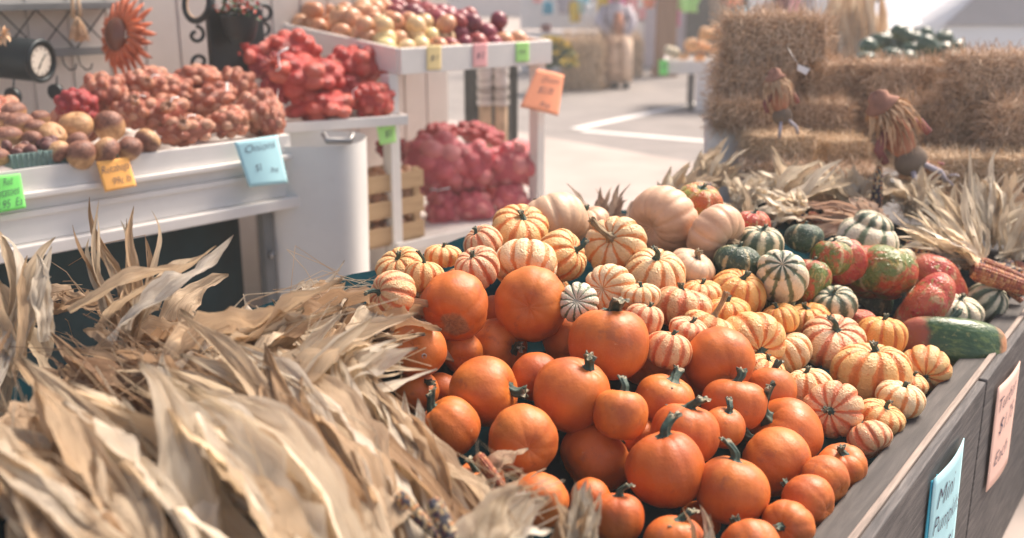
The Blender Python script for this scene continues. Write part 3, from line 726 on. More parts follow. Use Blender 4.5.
# ------------------------------------------------------------------ corn husks
def leaf(mb, p0, p1, w, arc=.1, seed=0, nl=26, m=5, curl=.35, base_w=.5, rip=.25):
    rr = random.Random(seed); p0 = Vector(p0); p1 = Vector(p1); L = (p1 - p0).length
    d = (p1 - p0).normalized(); up = Vector((0, 0, 1)); side = d.cross(up)
    side = side.normalized() if side.length > .05 else Vector((1, 0, 0)); up2 = side.cross(d)
    lat = rr.uniform(-.10, .10) * L
    pc = (p0 + p1) / 2 + up2 * (arc * L * 2) + side * lat * 2
    wv = [rr.uniform(0, 6.28) for _ in range(4)]; roll0 = rr.uniform(-.55, .55); tw = rr.uniform(-.9, .9); rnd = rr.random()
    hook = rr.uniform(-.07, .07) * L; hk2 = rr.uniform(-.09, .05) * L
    vs = []; cs = []; m2 = 2 * m; prev = None
    cen = []
    for i in range(nl + 1):
        t = i / nl
        p = p0 * (1 - t) ** 2 + pc * 2 * t * (1 - t) + p1 * t * t
        p = p + side * hook * max(0, t - .6) ** 2 * 4 + up2 * hk2 * max(0, t - .55) ** 2 * 4
        p = p + up2 * (.012 * math.sin(t * 7 + wv[0])) * L * 2 + side * (.014 * math.sin(t * 6 + wv[1])) * L * 2
        cen.append(p)
    for i in range(nl + 1):
        t = i / nl; tan = (cen[min(i + 1, nl)] - cen[max(i - 1, 0)]).normalized()
        if prev is None: s = side
        else: s = prev - tan * prev.dot(tan)
        s = s.normalized(); prev = s; nn = s.cross(tan)
        a = roll0 + tw * t; s2 = s * math.cos(a) + nn * math.sin(a); n2 = nn * math.cos(a) - s * math.sin(a)
        prof = (base_w + (1 - base_w) * math.sin(min(1, t * 1.7) * math.pi / 2)) * (1 - max(0, (t - .4) / .6) ** 1.8) ** .9
        ww = w * max(prof, .015)
        c = curl * (1 - .5 * t)
        eL = 1 + .28 * noise.noise(Vector((t * 9, wv[0] * 3, 0))) + .10 * noise.noise(Vector((t * 31, wv[1] * 3, 0))); eR = 1 + .28 * noise.noise(Vector((t * 9, wv[2] * 3, 5))) + .10 * noise.noise(Vector((t * 31, wv[3] * 3, 5)))
        for k in range(-m, m + 1):
            x = k / m * (eL if k < 0 else eR)
            off = c * ww * (x * x) + rip * ww * .5 * (math.sin(t * 15 + wv[2] + x * 2) * x * x * .8 + math.sin(t * 9 + wv[3]) * x * .4) + .06 * w * math.sin(x * 9 + wv[0] + .8 * math.sin(t * 6 + wv[1])) * (1 - t * .5) + .02 * w * math.sin(x * 21 + wv[3] + t * 5) + .32 * ww * noise.noise(Vector((x * 1.1 + wv[0] * 5, t * 6, wv[1]))) + .14 * ww * noise.noise(Vector((x * 3 + wv[2] * 5, t * 16, wv[3])))
            vs.append(cen[i] + s2 * (x * ww * .5) + n2 * off); cs.append((rnd, t, (x + 1) / 2, 1))
    fs = []; uv = []
    for i in range(nl):
        for k in range(m2):
            fs.append((i * (m2 + 1) + k, i * (m2 + 1) + k + 1, (i + 1) * (m2 + 1) + k + 1, (i + 1) * (m2 + 1) + k))
            off = rnd * 7
            uv.append([(k / m2 + off, i / nl), ((k + 1) / m2 + off, i / nl), ((k + 1) / m2 + off, (i + 1) / nl), (k / m2 + off, (i + 1) / nl)])
    mb.add(vs, fs, uv, cs, True)
COBS = {}
def cob_mesh(mat, seed):
    if (mat, seed) in COBS: return COBS[mat, seed]
    rr = random.Random(seed); nr, nk = 14, 26; mb = MB()
    for j in range(nk):
        v0 = j / nk; v1 = (j + 1) / nk
        for i in range(nr):
            rnd = rr.random(); a0 = 2 * math.pi * (i + .5 * (j % 2) * 0) / nr; a1 = a0 + 2 * math.pi / nr
            def rad(v): return .5 * (1 - .55 * v ** 2.2) * (min(1, .7 + v * 4))
            vs = []
            g = 4
            for y in range(g + 1):
                for x in range(g + 1):
                    fx, fy = x / g, y / g; b = (math.sin(math.pi * fx) * math.sin(math.pi * fy)) ** .5 if 0 < fx < 1 and 0 < fy < 1 else 0
                    v = v0 + (v1 - v0) * fy; a = a0 + (a1 - a0) * fx; r = rad(v) * (.9 + .14 * b)
                    vs.append((math.cos(a) * r, math.sin(a) * r, v * 4.2))
            fs = [(y * (g + 1) + x, y * (g + 1) + x + 1, (y + 1) * (g + 1) + x + 1, (y + 1) * (g + 1) + x) for y in range(g) for x in range(g)]
            mb.add(vs, fs, None, (rnd, .5, .5, 1), True)
    me = setm(mb.mesh('cob'), mat); COBS[mat, seed] = me; return me
def cob(parent, base, d, size, mat='kernels', seed=0):
    o = link('cob', cob_mesh(mat, seed), parent); d = Vector(d).normalized()
    o.rotation_mode = 'QUATERNION'; o.rotation_quaternion = Vector((0, 0, 1)).rotation_difference(d)
    o.scale = (size, size, size); o.location = Vector(base) - Vector(parent.location); return o
def bundle(label, base, tips, n, w, mat='husk', arc=.08, seed=0, jit=.05, bj=.02, cobs=(), group='dried corn bunches in the bin', nl=22, tie=None, curl=.35, name='corn_bunch', silk=0):
    rr = random.Random(seed); base = Vector(base)
    o = thing(name, label, 'dried corn', base, group); mb = MB()
    for i in range(n):
        tp = Vector(tips[i % len(tips)]); tp = tp + Vector([rr.gauss(0, jit) for _ in range(3)])
        b = base + Vector([rr.gauss(0, bj) for _ in range(3)])
        leaf(mb, b, b + (tp - b) * rr.uniform(.8, 1.05), w * rr.uniform(.6, 1.25), arc * rr.uniform(.3, 1.6), seed * 131 + i, nl, curl=curl * rr.uniform(.3, 1.5))
    for i in range(silk):
        tp = Vector(rr.choice(tips)) + Vector([rr.gauss(0, jit) for _ in range(3)]); b = base + Vector([rr.gauss(0, bj) for _ in range(3)])
        mid = (b + tp) / 2 + Vector([rr.gauss(0, .03) for _ in range(3)]) + Vector((0, 0, .03))
        mb.tube([b, (b + mid) / 2 + Vector((0, 0, .012)), mid, (mid + tp) / 2, tp], .0007, 4, False, (rr.random(), .2, .5, 1))
    mb.build('husk', MAT[mat], o)
    for (cb, cdir, size, cm) in cobs: cob(o, cb, cdir, size, cm, rr.randrange(3))
    if tie:
        p, d, r = tie; MB().tube([Vector(p) + Vector(d).orthogonal().normalized() * r * math.cos(a) + Vector(d).cross(Vector(d).orthogonal()).normalized() * r * math.sin(a) for a in [k * math.pi / 8 for k in range(17)]], .0025, 6, False).build('tie', MAT['raffia'], o)
    return o
def cobdir(a, b): return (Vector(b) - Vector(a)).normalized()
FGL = [
 # base(px,py,t), [tips], n, width, mat, arc, label
 ((452,560,1.27), [(250,330,1.50),(290,335,1.48),(330,345,1.42),(220,345,1.5),(360,370,1.40),(385,400,1.36)], 17, .042, 'husk', .10, 'large pale corn bunch whose husks run down to a dark mottled cob beside the pumpkins'),
 ((395,610,1.10), [(150,330,1.42),(200,350,1.38),(250,360,1.36),(120,360,1.38)], 15, .045, 'husk', .08, 'broad husked corn bunch running down the middle of the foreground'),
 ((330,640,1.0), [(130,385,1.22),(160,380,1.2),(60,400,1.2),(100,420,1.15)], 12, .05, 'husk_cream', .08, 'corn bunch with one very wide smooth cream leaf lying diagonally in front'),
 ((175,650,.94), [(-20,380,1.25),(20,370,1.2),(-40,440,1.1),(60,410,1.15)], 11, .042, 'husk', .07, 'corn bunch in the bottom left corner with a long straight pale leaf'),
 ((130,345,1.55), [(92,200,1.66),(118,205,1.66),(135,190,1.66),(150,215,1.66),(80,215,1.66),(100,222,1.62)], 13, .015, 'husk', .03, 'corn bunch standing up with thin pointed husks against the white counter'),
 ((125,335,1.52), [(205,258,1.62),(188,252,1.62),(215,262,1.6),(230,262,1.6)], 9, .028, 'husk', .06, 'corn bunch with three pointed leaves reaching right over the dark gap'),
 ((20,380,1.46), [(10,215,1.62),(40,245,1.6),(-20,230,1.6),(66,240,1.58),(30,262,1.55)], 15, .024, 'husk', .05, 'corn bunch at the far left with its tips crossing the white counter'),
 ((160,420,1.38), [(330,312,1.52),(300,325,1.5),(350,300,1.54),(280,335,1.48)], 12, .065, 'husk', .05, 'corn bunch folded to the right with a wide flat leaf below the white tub'),
 ((265,440,1.36), [(418,340,1.43),(412,352,1.43),(395,330,1.46),(372,345,1.44),(355,330,1.46)], 13, .036, 'husk_cream', .08, 'pale corn bunch with finger like tips touching the orange pumpkins'),
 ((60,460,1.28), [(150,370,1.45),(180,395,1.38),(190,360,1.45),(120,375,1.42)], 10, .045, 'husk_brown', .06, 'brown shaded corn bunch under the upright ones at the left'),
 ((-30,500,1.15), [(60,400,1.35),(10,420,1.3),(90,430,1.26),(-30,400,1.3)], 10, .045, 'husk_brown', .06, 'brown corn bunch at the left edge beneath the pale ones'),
 ((330,470,1.36), [(220,330,1.52),(190,345,1.5),(250,315,1.54),(170,330,1.5)], 12, .045, 'husk', .06, 'corn bunch across the middle whose tips meet the folded wide leaf'),
 ((420,520,1.36), [(350,400,1.46),(390,390,1.44),(320,410,1.44)], 10, .03, 'husk', .05, 'slim corn bunch sliding down against the pile of orange pumpkins'),
 ((572,570,1.20), [(574,487,1.24),(588,482,1.24),(602,490,1.24),(560,500,1.22),(595,500,1.2)], 18, .018, 'husk', .02, 'small tan husk tuft standing in front of the lowest pumpkins'),
 ((470,600,1.08), [(548,498,1.20),(538,505,1.18)], 3, .045, 'husk_cream', .08, 'single broad cream leaf curling in front of the small tan tuft'),
 ((715,580,1.38), [(697,508,1.42),(716,518,1.42),(706,530,1.4)], 4, .016, 'husk', .03, 'little husk sprig poking up at the bottom beside the warty pumpkin'),
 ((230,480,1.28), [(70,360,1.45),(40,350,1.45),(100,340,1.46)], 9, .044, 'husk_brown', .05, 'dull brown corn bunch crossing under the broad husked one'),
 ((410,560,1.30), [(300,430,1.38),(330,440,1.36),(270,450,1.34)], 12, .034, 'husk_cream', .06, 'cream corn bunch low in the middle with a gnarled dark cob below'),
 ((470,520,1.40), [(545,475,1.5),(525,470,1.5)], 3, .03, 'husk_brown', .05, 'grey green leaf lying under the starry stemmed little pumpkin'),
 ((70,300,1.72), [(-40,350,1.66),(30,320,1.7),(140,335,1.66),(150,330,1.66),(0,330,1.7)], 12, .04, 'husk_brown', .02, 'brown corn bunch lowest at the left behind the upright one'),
 ((300,330,1.80), [(372,292,1.92),(352,283,1.95),(335,292,1.92),(392,300,1.88),(310,300,1.9),(285,305,1.88)], 13, .036, 'husk', .03, 'corn bunch lying along the back board left of the striped squashes'),
 ((260,360,1.62), [(200,362,1.66),(150,365,1.66),(330,340,1.62),(240,350,1.66)], 11, .04, 'husk', .02, 'corn bunch lying behind the folded wide leaf, in front of the dark gap'),
]
MUL = {4: .8, 5: .5, 6: .9, 19: .6, 20: 1.4, 21: .5, 7: 1.1, 9: 1.0}
for k, (b, tips, n_, w, mt, arc, lab) in enumerate(FGL):
    B = P(*b); T_ = [P(*t) for t in tips]; c_ = []
    if k == 0: c_ = [(P(398,494,1.16), camdir(.7, -.7, .2), .018, 'kernels'), (P(432,500,1.14), camdir(.45, -.8, .3), .022, 'kernels')]
    if k == 12: c_ = [(P(476,455,1.45), camdir(.62, -.75, .1), .02, 'red_kernels')]
    if k == 17: c_ = [(P(385,510,1.26), camdir(.6, -.6, .2), .036, 'kernels')]
    if k == 8: c_ = [(P(30,478,1.15), camdir(.4, -.6, .2), .035, 'kernels')] if False else []
    big = w > .02; bundle(lab, B, T_, int(n_ * (MUL.get(k, 1.7) * 1.15 if big else 1)), w * (1.12 if big else 1), mt, arc * .75, 100 + k, jit=.02 if big else .008, bj=.03 if big else .006, cobs=c_, silk=16 if w > .03 else 0)
# packed older bunches underneath, filling the left of the bin
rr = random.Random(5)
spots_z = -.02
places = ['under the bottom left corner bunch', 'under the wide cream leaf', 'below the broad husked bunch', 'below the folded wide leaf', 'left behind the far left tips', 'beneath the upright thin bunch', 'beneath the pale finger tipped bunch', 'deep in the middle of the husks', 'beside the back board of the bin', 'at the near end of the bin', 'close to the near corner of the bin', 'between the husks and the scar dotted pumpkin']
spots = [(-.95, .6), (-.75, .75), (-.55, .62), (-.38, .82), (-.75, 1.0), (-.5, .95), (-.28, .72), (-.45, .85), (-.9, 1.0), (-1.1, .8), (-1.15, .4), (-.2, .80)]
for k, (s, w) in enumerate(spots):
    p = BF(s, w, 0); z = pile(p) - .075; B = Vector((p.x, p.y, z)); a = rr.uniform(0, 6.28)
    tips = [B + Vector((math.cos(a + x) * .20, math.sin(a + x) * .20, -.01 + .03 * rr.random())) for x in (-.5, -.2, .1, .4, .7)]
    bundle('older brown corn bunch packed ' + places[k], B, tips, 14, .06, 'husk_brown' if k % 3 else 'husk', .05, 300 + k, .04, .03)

# fans of ornamental corn at the back of the bin
BK = [
 ((604,236,2.78), [(582,200,2.8),(592,186,2.8),(606,184,2.8),(620,190,2.8),(628,198,2.8)], 18, .016, 'husk_violet', 'rusty tan husk fan behind the striped squashes, standing alone by the back board'),
 ((668,220,3.0), [(655,196,3.05),(668,178,3.05),(690,160,3.05),(705,160,3.05),(645,200,3.05)], 18, .028, 'husk_cream', 'cream husk fan behind the large peach pumpkin'),
 ((700,196,3.1), [(738,152,3.15),(722,150,3.15),(750,158,3.1),(712,160,3.15)], 16, .024, 'husk', 'husk fan leaning right in front of the white bucket'),
 ((762,222,2.8), [(836,166,2.9),(822,162,2.9),(842,178,2.9),(806,175,2.9),(845,186,2.85)], 20, .020, 'husk_cream', 'cream husk fan pointing up to the right in front of the stacked hay'),
 ((742,205,2.9), [(765,180,2.95),(778,190,2.95),(725,186,3.0),(748,182,3.0)], 12, .024, 'husk', 'short husk bunch between the red yellow squash and the hay'),
 ((800,215,2.75), [(770,196,2.8),(782,205,2.75),(757,215,2.7),(790,190,2.8)], 14, .02, 'husk', 'husk fan spreading left behind the dark green squashes'),
 ((880,228,2.65), [(800,206,2.75),(810,222,2.7),(795,232,2.6),(835,205,2.75),(850,200,2.75)], 18, .018, 'husk_violet', 'violet tinged husk fan lying flat behind the topmost turban squash'),
 ((862,206,2.9), [(840,182,3.0),(870,176,3.0),(895,180,3.0),(905,195,2.95)], 16, .02, 'husk', 'husk bunch behind the violet tinged fan at the foot of the hay'),
 ((976,266,2.62), [(925,186,2.78),(937,184,2.78),(950,190,2.78),(915,200,2.75),(908,214,2.7),(963,200,2.75)], 30, .016, 'husk_cream', 'big cream husk fan rising behind the long red squash'),
 ((972,262,2.58), [(903,228,2.62),(905,240,2.6),(915,252,2.56),(925,218,2.64),(898,234,2.6)], 20, .017, 'husk_cream', 'cream husk fan spreading left low above the long red squash'),
 ((992,240,2.85), [(976,172,2.95),(990,168,2.95),(1005,172,2.95),(1020,180,2.95),(1035,190,2.9)], 26, .015, 'husk_cream', 'upright cream husk fan tied in the middle at the right edge'),
 ((1010,262,2.75), [(1030,205,2.85),(1050,220,2.85),(1015,210,2.85),(1045,240,2.8)], 16, .018, 'husk', 'husk fan cut by the right edge of the picture'),
 ((935,205,3.0), [(905,180,3.05),(920,176,3.05),(893,190,3.0),(948,178,3.05)], 14, .02, 'husk', 'husk bunch half hidden behind the big cream fan'),
 ((790,200,2.95), [(752,172,3.0),(770,166,3.0),(790,162,3.0),(812,168,3.0)], 18, .022, 'husk_cream', 'cream husk fan at the foot of the left hay stack'),
 ((850,206,2.95), [(820,176,3.0),(838,170,3.0),(858,168,3.0),(880,176,3.0)], 18, .022, 'husk_cream', 'cream husk fan at the foot of the middle bales under the dolls'),
 ((915,212,2.9), [(880,182,2.95),(900,176,2.95),(922,172,2.95),(940,180,2.95)], 18, .020, 'husk', 'tan husk fan under the leaning right hand doll'),
 ((745,232,2.8), [(722,200,2.9),(742,192,2.9),(765,200,2.85),(785,212,2.8)], 14, .020, 'husk', 'tan husk fan right above the dull red ribbed squash'),
 ((630,236,2.75), [(650,215,2.8),(612,218,2.8),(640,205,2.85)], 9, .018, 'husk_violet', 'short dusty husk tuft left of the large peach pumpkin'),
]
for k, (b, tips, n_, w, mt, lab) in enumerate(BK):
    B = P(*b); T_ = [P(*t) for t in tips]; mid = sum(T_, Vector()) / len(T_); d = (B - mid).normalized(); L = .16
    cb = []
    if k in (8, 9, 2, 5, 7, 11): cb = [(B, (d + camdir(R.uniform(-.3, .3), -.2, R.uniform(-.2, .2)) * .5), .034, 'kernels'), (B + RIGHT * .02, d + camdir(.4, -.1, 0) * .5, .03, 'red_kernels')]
    bundle(lab, B, T_, int(n_ * 1.5), w * 1.5, 'husk_cream' if mt == 'husk' else mt, .04, 500 + k, .026, .012, cobs=cb, group='ornamental corn fans at the back of the bin', nl=16, tie=(B + (mid - B) * .12, d, .022) if k in (8, 10, 3) else None, curl=.3)
o = thing('corn_cob', 'loose reddish brown ear of corn lying by the right end of the rail', 'corn cob', P(976, 272, 2.5), 'loose ears of corn')
cob(o, P(972, 270, 2.50), camdir(.9, -.32, .1), .048, 'red_kernels', 1)
o = thing('corn_cob', 'loose dark mottled ear of corn under the upright tied husk fan', 'corn cob', P(985, 296, 2.45), 'loose ears of corn')
cob(o, P(960, 262, 2.6), camdir(.9, -.15, .1), .036, 'kernels', 2)
for k, (px, py, t, lab) in enumerate([(735,240,2.75,'dark ear of corn behind the peach pumpkin on edge'), (800,225,2.85,'dark ear of corn below the husk fan pointing up'), (875,215,2.9,'dark ear of corn at the foot of the hay in the middle'), (905,245,2.6,'dark ear of corn left of the big cream fan'), (715,190,3.05,'dark ear of corn left of the stacked hay')]):
    o = thing('corn_cob', lab, 'corn cob', P(px, py, t), 'loose ears of corn'); cob(o, P(px, py, t), camdir(R.uniform(-1, 1), R.uniform(-.5, .5), .2), .034, 'kernels', k % 3)

# ------------------------------------------------------------------ hay bales (mini bales on a rear platform)
def bale_mesh(name, mat, seed, sx=1, sy=.55, sz=.5, ns=4200, sl=.12, loose=.45):
    rr = random.Random(seed); mb = MB()
    def wob(p): return noise.noise(p * 3.5 + Vector((seed, 0, 0))) * .07 + noise.noise(p * 11) * .03
    faces = [((0, 1, 2), 1), ((0, 1, 2), -1), ((1, 2, 0), 1), ((1, 2, 0), -1), ((2, 0, 1), 1), ((2, 0, 1), -1)]
    dims = (sx / 2, sy / 2, sz / 2)
    for (a, b, c), sg in faces:
        na, nb = (max(4, int(dims[a] * 40)), max(4, int(dims[b] * 40)))
        def fn(u, v):
            p = [0, 0, 0]; p[a] = (u * 2 - 1) * dims[a] * sg; p[b] = (v * 2 - 1) * dims[b]; p[c] = sg * dims[c]
            p = Vector(p); q = p.normalized(); e = 1 + wob(p)
            # round the corners a little
            r = .06
            k = [max(abs(p[i]) - (dims[i] - r), 0) for i in range(3)]; l = math.sqrt(sum(x * x for x in k))
            if l > r: 
                for i in range(3): p[i] -= math.copysign(k[i] * (1 - r / l), p[i])
            return p * e
        mb.grid(na, nb, fn, closed=False, col=(.18, 0, 0, 1))
    area = [dims[1] * dims[2], dims[1] * dims[2], dims[0] * dims[2], dims[0] * dims[2], dims[0] * dims[1], dims[0] * dims[1]]
    for i in range(ns):
        f = rr.choices(range(6), [dims[1] * dims[2]] * 2 + [dims[0] * dims[2]] * 2 + [dims[0] * dims[1]] * 2)[0]
        ax = f // 2; sg = 1 if f % 2 else -1; p = Vector([rr.uniform(-1, 1) * dims[i_] for i_ in range(3)]); p[ax] = sg * dims[ax] * rr.uniform(.97, 1.02)
        nrm = Vector((0, 0, 0)); nrm[ax] = sg
        d = Vector([rr.gauss(0, 1) for _ in range(3)]); d[ax] *= loose
        # stalks run mostly across the bale
        d[1] *= .6; d = d.normalized() + nrm * rr.uniform(0, .25); d.normalize()
        L = sl * rr.uniform(.4, 1.5); w = rr.uniform(.004, .010); s = d.cross(nrm)
        if s.length < .1: s = d.orthogonal()
        s.normalize(); bend = (nrm * rr.uniform(-.1, .22) + s * rr.uniform(-.3, .3)) * L; p = p + nrm * rr.uniform(0, .012)
        vs = []
        for t in (0, .5, 1): q = p + d * L * t + bend * t * t; vs += [q - s * w * .5, q + s * w * .5]
        mb.add(vs, [(0, 1, 3, 2), (2, 3, 5, 4)], None, (rr.uniform(.35, 1), 0, 0, 1))
    return setm(mb.mesh(name), mat)
BALES = [bale_mesh('hay', 'hay', i, ns=4600, sl=.15, loose=.7) for i in range(3)] + [bale_mesh('hay', 'golden_hay', 9, ns=4500, loose=.7), bale_mesh('hay', 'hay', 11, ns=5200, sl=.18, loose=.9)]
def twine_mesh():
    mb = MB()
    for x in (0,):
        a = [(x, -.285, -.262), (x, .285, -.262), (x, .285, .262), (x, -.285, .262), (x, -.285, -.262)]
        mb.tube(a, .006, 5, False)
    return setm(mb.mesh('twine'), 'raffia')
TW = twine_mesh()
def bale(label, c, size, rz, var, group, sz=1, sy=1, tilt=0, sx=1):
    o = thing('hay_bale', label, 'hay bale', c, group, worldparts=False)
    link('hay', BALES[var], o); t1_ = link('twine', TW, o); t1_.location.x = -.24; t2_ = link('twine', TW, o); t2_.location.x = .24
    o.scale = (size * sx, size * sy, size * sz); o.rotation_euler = (tilt, R.uniform(-.03, .03), rz); return o
plat = thing('hay_platform', 'low grey wooden platform under the stacked mini hay bales', 'platform', BF(2.6, .3, 0))
MB().box(2.0, 3.6, -1.25, 1.05, .50, .54, BF).build('deck', MAT['grey_wood'], plat)
for s in (2.05, 3.5):
    for w in (-1.2, -.1, .95): MB().box(s, s + .07, w, w + .07, 0, .50, BF).build('leg', MAT['grey_wood'], plat)
HB = [ # (x0,x1,y0,y1,t,var,label)
 (718,828,12,64,3.40,0,'clean cut mini hay bale on top of the left stack'),
 (716,790,60,100,3.36,4,'shaggy hay bale right under the clean cut top one'),
 (786,852,60,98,3.46,1,'hay bale under the right half of the clean cut top one'),
 (710,778,97,130,3.30,4,'very shaggy hay bale overhanging the white bucket'),
 (776,850,97,140,3.40,2,'dark hay bale in the middle of the left stack beside the doll pot'),
 (744,812,130,162,3.10,3,'small golden hay bale with a clean front, under the left doll'),
 (808,862,134,170,3.25,3,'golden hay bale wedged between the two stacks'),
 (742,806,158,192,3.05,1,'hay bale lowest of the left stack behind the husks'),
 (800,880,166,204,3.05,2,'hay bale at the bottom middle between the stacks'),
 (852,952,60,104,3.42,2,'hay bale with a long top edge below the dark melons'),
 (866,946,98,150,3.40,4,'hay bale right behind the leaning right hand doll'),
 (944,1062,50,100,3.20,0,'large clean hay bale topmost at the right edge'),
 (925,985,98,156,3.28,1,'hay bale under the left part of the large right hand one'),
 (980,1070,96,152,3.18,4,'pale shaggy hay bale under the large right hand one'),
 (900,985,150,190,3.10,3,'golden hay bale low at the right behind the cream fan'),
 (980,1070,150,192,3.05,3,'golden hay bale lowest at the right edge'),
 (905,975,186,218,3.0,1,'hay bale just visible behind the tips of the big cream fan'),
 (980,1060,190,225,2.98,2,'hay bale behind the upright tied husk fan'),
]
for x0, x1, y0, y1, t, v, lab in HB:
    w = (x1 - x0) * t / FP; h = (y1 - y0) * t / FP / .97
    c = P((x0 + x1) / 2, (y0 + y1) / 2, t + .07 + R.uniform(-.04, .05))
    bale(lab, c, w * .87, R.uniform(-.22, .28), v, 'mini hay bales stacked behind the bin', sz=h / (w * .5) * .91, sy=max(.8, .17 / (w * .55)))
# second row behind, carrying the stack seen from the side
for k, (px, py, t, lab) in enumerate([(770,90,3.75,'hay bale hidden in the second row behind the left stack'), (985,110,3.6,'hay bale in the second row behind the right stack'), (900,110,3.75,'hay bale in the second row behind the middle')]):
    bale(lab, P(px, py, t), .36, .05, k % 3, 'mini hay bales stacked behind the bin', sz=1.3)
# white bucket left of the stack
bk = P(724, 150, 3.42); o = thing('white_bucket', 'tall white plastic bucket under the overhanging hay', 'bucket', (bk.x, bk.y, .54))
MB().grid(32, 10, lambda u, v: Vector((bk.x + math.cos(u * 6.2832) * (.058 + .012 * v), bk.y + math.sin(u * 6.2832) * (.058 + .012 * v), .54 + .42 * v)) ).build('pail', MAT['plastic_white'], o)
MB().tube([Vector((bk.x + math.cos(a) * .071, bk.y + math.sin(a) * .071, .955)) for a in [k * math.pi / 12 for k in range(25)]], .005, 6, False).build('rim', MAT['plastic_white'], o)
# dolls leaning on the hay
def doll(label, px, py, t, h, tilt, seed):
    """stuffed fall figure: brown bag base, rust body, raffia hair, burgundy hat"""
    rr = random.Random(seed); c = P(px, py, t); k = h * 1.05
    ax = camdir(tilt[0], tilt[1], .25); sd = ax.cross(BACK).normalized(); fw = sd.cross(ax)
    def q(a, b, c_=0): return c + ax * a * k + sd * b * k + fw * c_ * k
    o = thing('straw_doll', label, 'doll', c, 'stuffed harvest dolls on the hay')
    def blob(mb, p, ra, rb, rc, lump=.1):
        ph = rr.uniform(0, 6)
        mb.grid(24, 14, lambda u, v: p + (sd * math.cos(u * 6.2832) * ra + fw * math.sin(u * 6.2832) * rb) * k * math.sin(v * math.pi) * (1 + lump * math.sin(5 * u * 6.28 + ph) * math.sin(v * 9)) - ax * math.cos(v * math.pi) * rc * k)
    m1 = MB(); blob(m1, q(-.42, 0), .17, .14, .16, .05); m1.build('bag_base', MAT['brown_bag'], o)
    m2 = MB(); blob(m2, q(-.14, 0), .15, .12, .24); m2.build('shirt', MAT['rust_cloth'], o)
    m3 = MB(); m3.tube([q(-.02, .1), q(-.12, .26), q(-.26, .3)], [.06 * k, .05 * k, .04 * k], 10); m3.build('sleeve', MAT['burgundy'], o); m3 = MB().tube([q(-.02, -.1), q(-.14, -.25), q(-.3, -.24)], [.06 * k, .05 * k, .04 * k], 10); m3.build('sleeve', MAT['burgundy'], o)
    m4 = MB(); blob(m4, q(.2, 0), .12, .11, .13, .02); m4.build('head', MAT['skin_cloth'], o)
    m5 = MB()
    for i in range(130):
        a = rr.uniform(0, 6.28); b0 = q(.26, math.cos(a) * .1, math.sin(a) * .1); b1 = q(rr.uniform(-.3, .12), math.cos(a) * rr.uniform(.14, .30), math.sin(a) * .26)
        leaf(m5, b0, b1, .02 * k * 1.2, .1, seed * 97 + i, 6, 1)
    m5.build('raffia_hair', MAT['raffia'], o)
    m6 = MB(); prof = [(.30, .0), (.22, .20), (.235, .21), (.30, .13), (.36, .12), (.40, .06), (.41, 0)]
    prof = [(z_ * .92 + .02, r_ * .85) for z_, r_ in prof]; m6.grid(28, len(prof) - 1, lambda u, v: q(prof[round(v * (len(prof) - 1))][0] + .02 * math.sin(u * 12), math.cos(u * 6.2832) * prof[round(v * (len(prof) - 1))][1], math.sin(u * 6.2832) * prof[round(v * (len(prof) - 1))][1])); m6.build('hat', MAT['brown_hat'], o)
    for s in (-1, 1): MB().tube([q(-.5, s * .07, .1), q(-.62, s * .14, .2), q(-.74, s * .16, .16)], .028 * k, 8).build('leg', MAT['lilac_cloth'], o)
    return o
doll('small brown hatted straw doll slumped on the left hay stack above the small golden bale', 778, 92, 3.10, .17, (-.25, 1), 3)
doll('rust and orange straw doll leaning between the hay stacks', 893, 126, 2.98, .27, (-.62, 1), 8)
doll('small dark doll half buried in hay at the foot of the right stack', 932, 170, 3.0, .10, (-.9, .4), 12)
o = thing('price_tag', 'small white price tag dangling by the left doll on the hay', 'tag', P(804, 70, 3.12)); tq = [P(798, 64, 3.12), P(810, 69, 3.12), P(806, 75, 3.12), P(797, 70, 3.12)]
MB().add(tq, [(0, 1, 2, 3)]).build('tag_card', MAT['plastic_white'], o, solid=.001)
MB().tube([P(798, 64, 3.12), P(792, 55, 3.14), P(788, 48, 3.16)], .0008, 4).build('string', MAT['plastic_white'], o)
# ------------------------------------------------------------------ produce counter, left
ORD = ['first', 'second', 'third', 'fourth', 'fifth', 'sixth', 'seventh', 'eighth', 'ninth', 'tenth', 'eleventh', 'twelfth', 'thirteenth', 'fourteenth', 'fifteenth', 'sixteenth', 'seventeenth', 'eighteenth', 'nineteenth', 'twentieth', 'second to last', 'last']
cR = Pz(290, 136, .9); cL = Pz(0, 174, .9)
CF = Frame(cR, cR - cL)
co = thing('produce_counter', 'long white painted produce counter with stepped moulding along its front', 'counter', CF(-1, .4, 0))
MB().box(-3.2, 0, 0, .02, .842, .905, CF).box(-.02, 0, .02, .8, .842, .905, CF).build('top_board', MAT['white_paint'], co, .002)
MB().box(-3.2, .028, -.022, .8, .826, .842, CF).build('upper_moulding', MAT['white_paint'], co, .003)
MB().box(-3.2, -.004, .004, .03, .79, .826, CF).box(-3.2, .0, -.006, .03, .772, .789, CF).box(-3.2, -.004, .002, .03, .70, .7715, CF).build('front_panel', MAT['white_paint'], co, .002)
MB().box(-3.2, .03, -.03, .8, .664, .6985, CF).build('lower_moulding', MAT['white_paint'], co, .003)
MB().box(-3.2, -.021, .021, .79, .86, .88, CF).build('display_shelf', MAT['white_paint'], co)
for x in (-.10, -1.6, -3.1):
    for y in (.04, .72): MB().box(x, x + .035, y, y + .035, 0, .66, CF).build('leg', MAT['rack_metal'], co)
MB().disc(CF(-.08, .038, .5), CF.a, Vector((0, 0, 1)), .012, 12).tube([CF(-.082, .036, .50), CF(-.082, .02, .50)], .011, 10).build('bolt', MAT['grey_metal'], co)
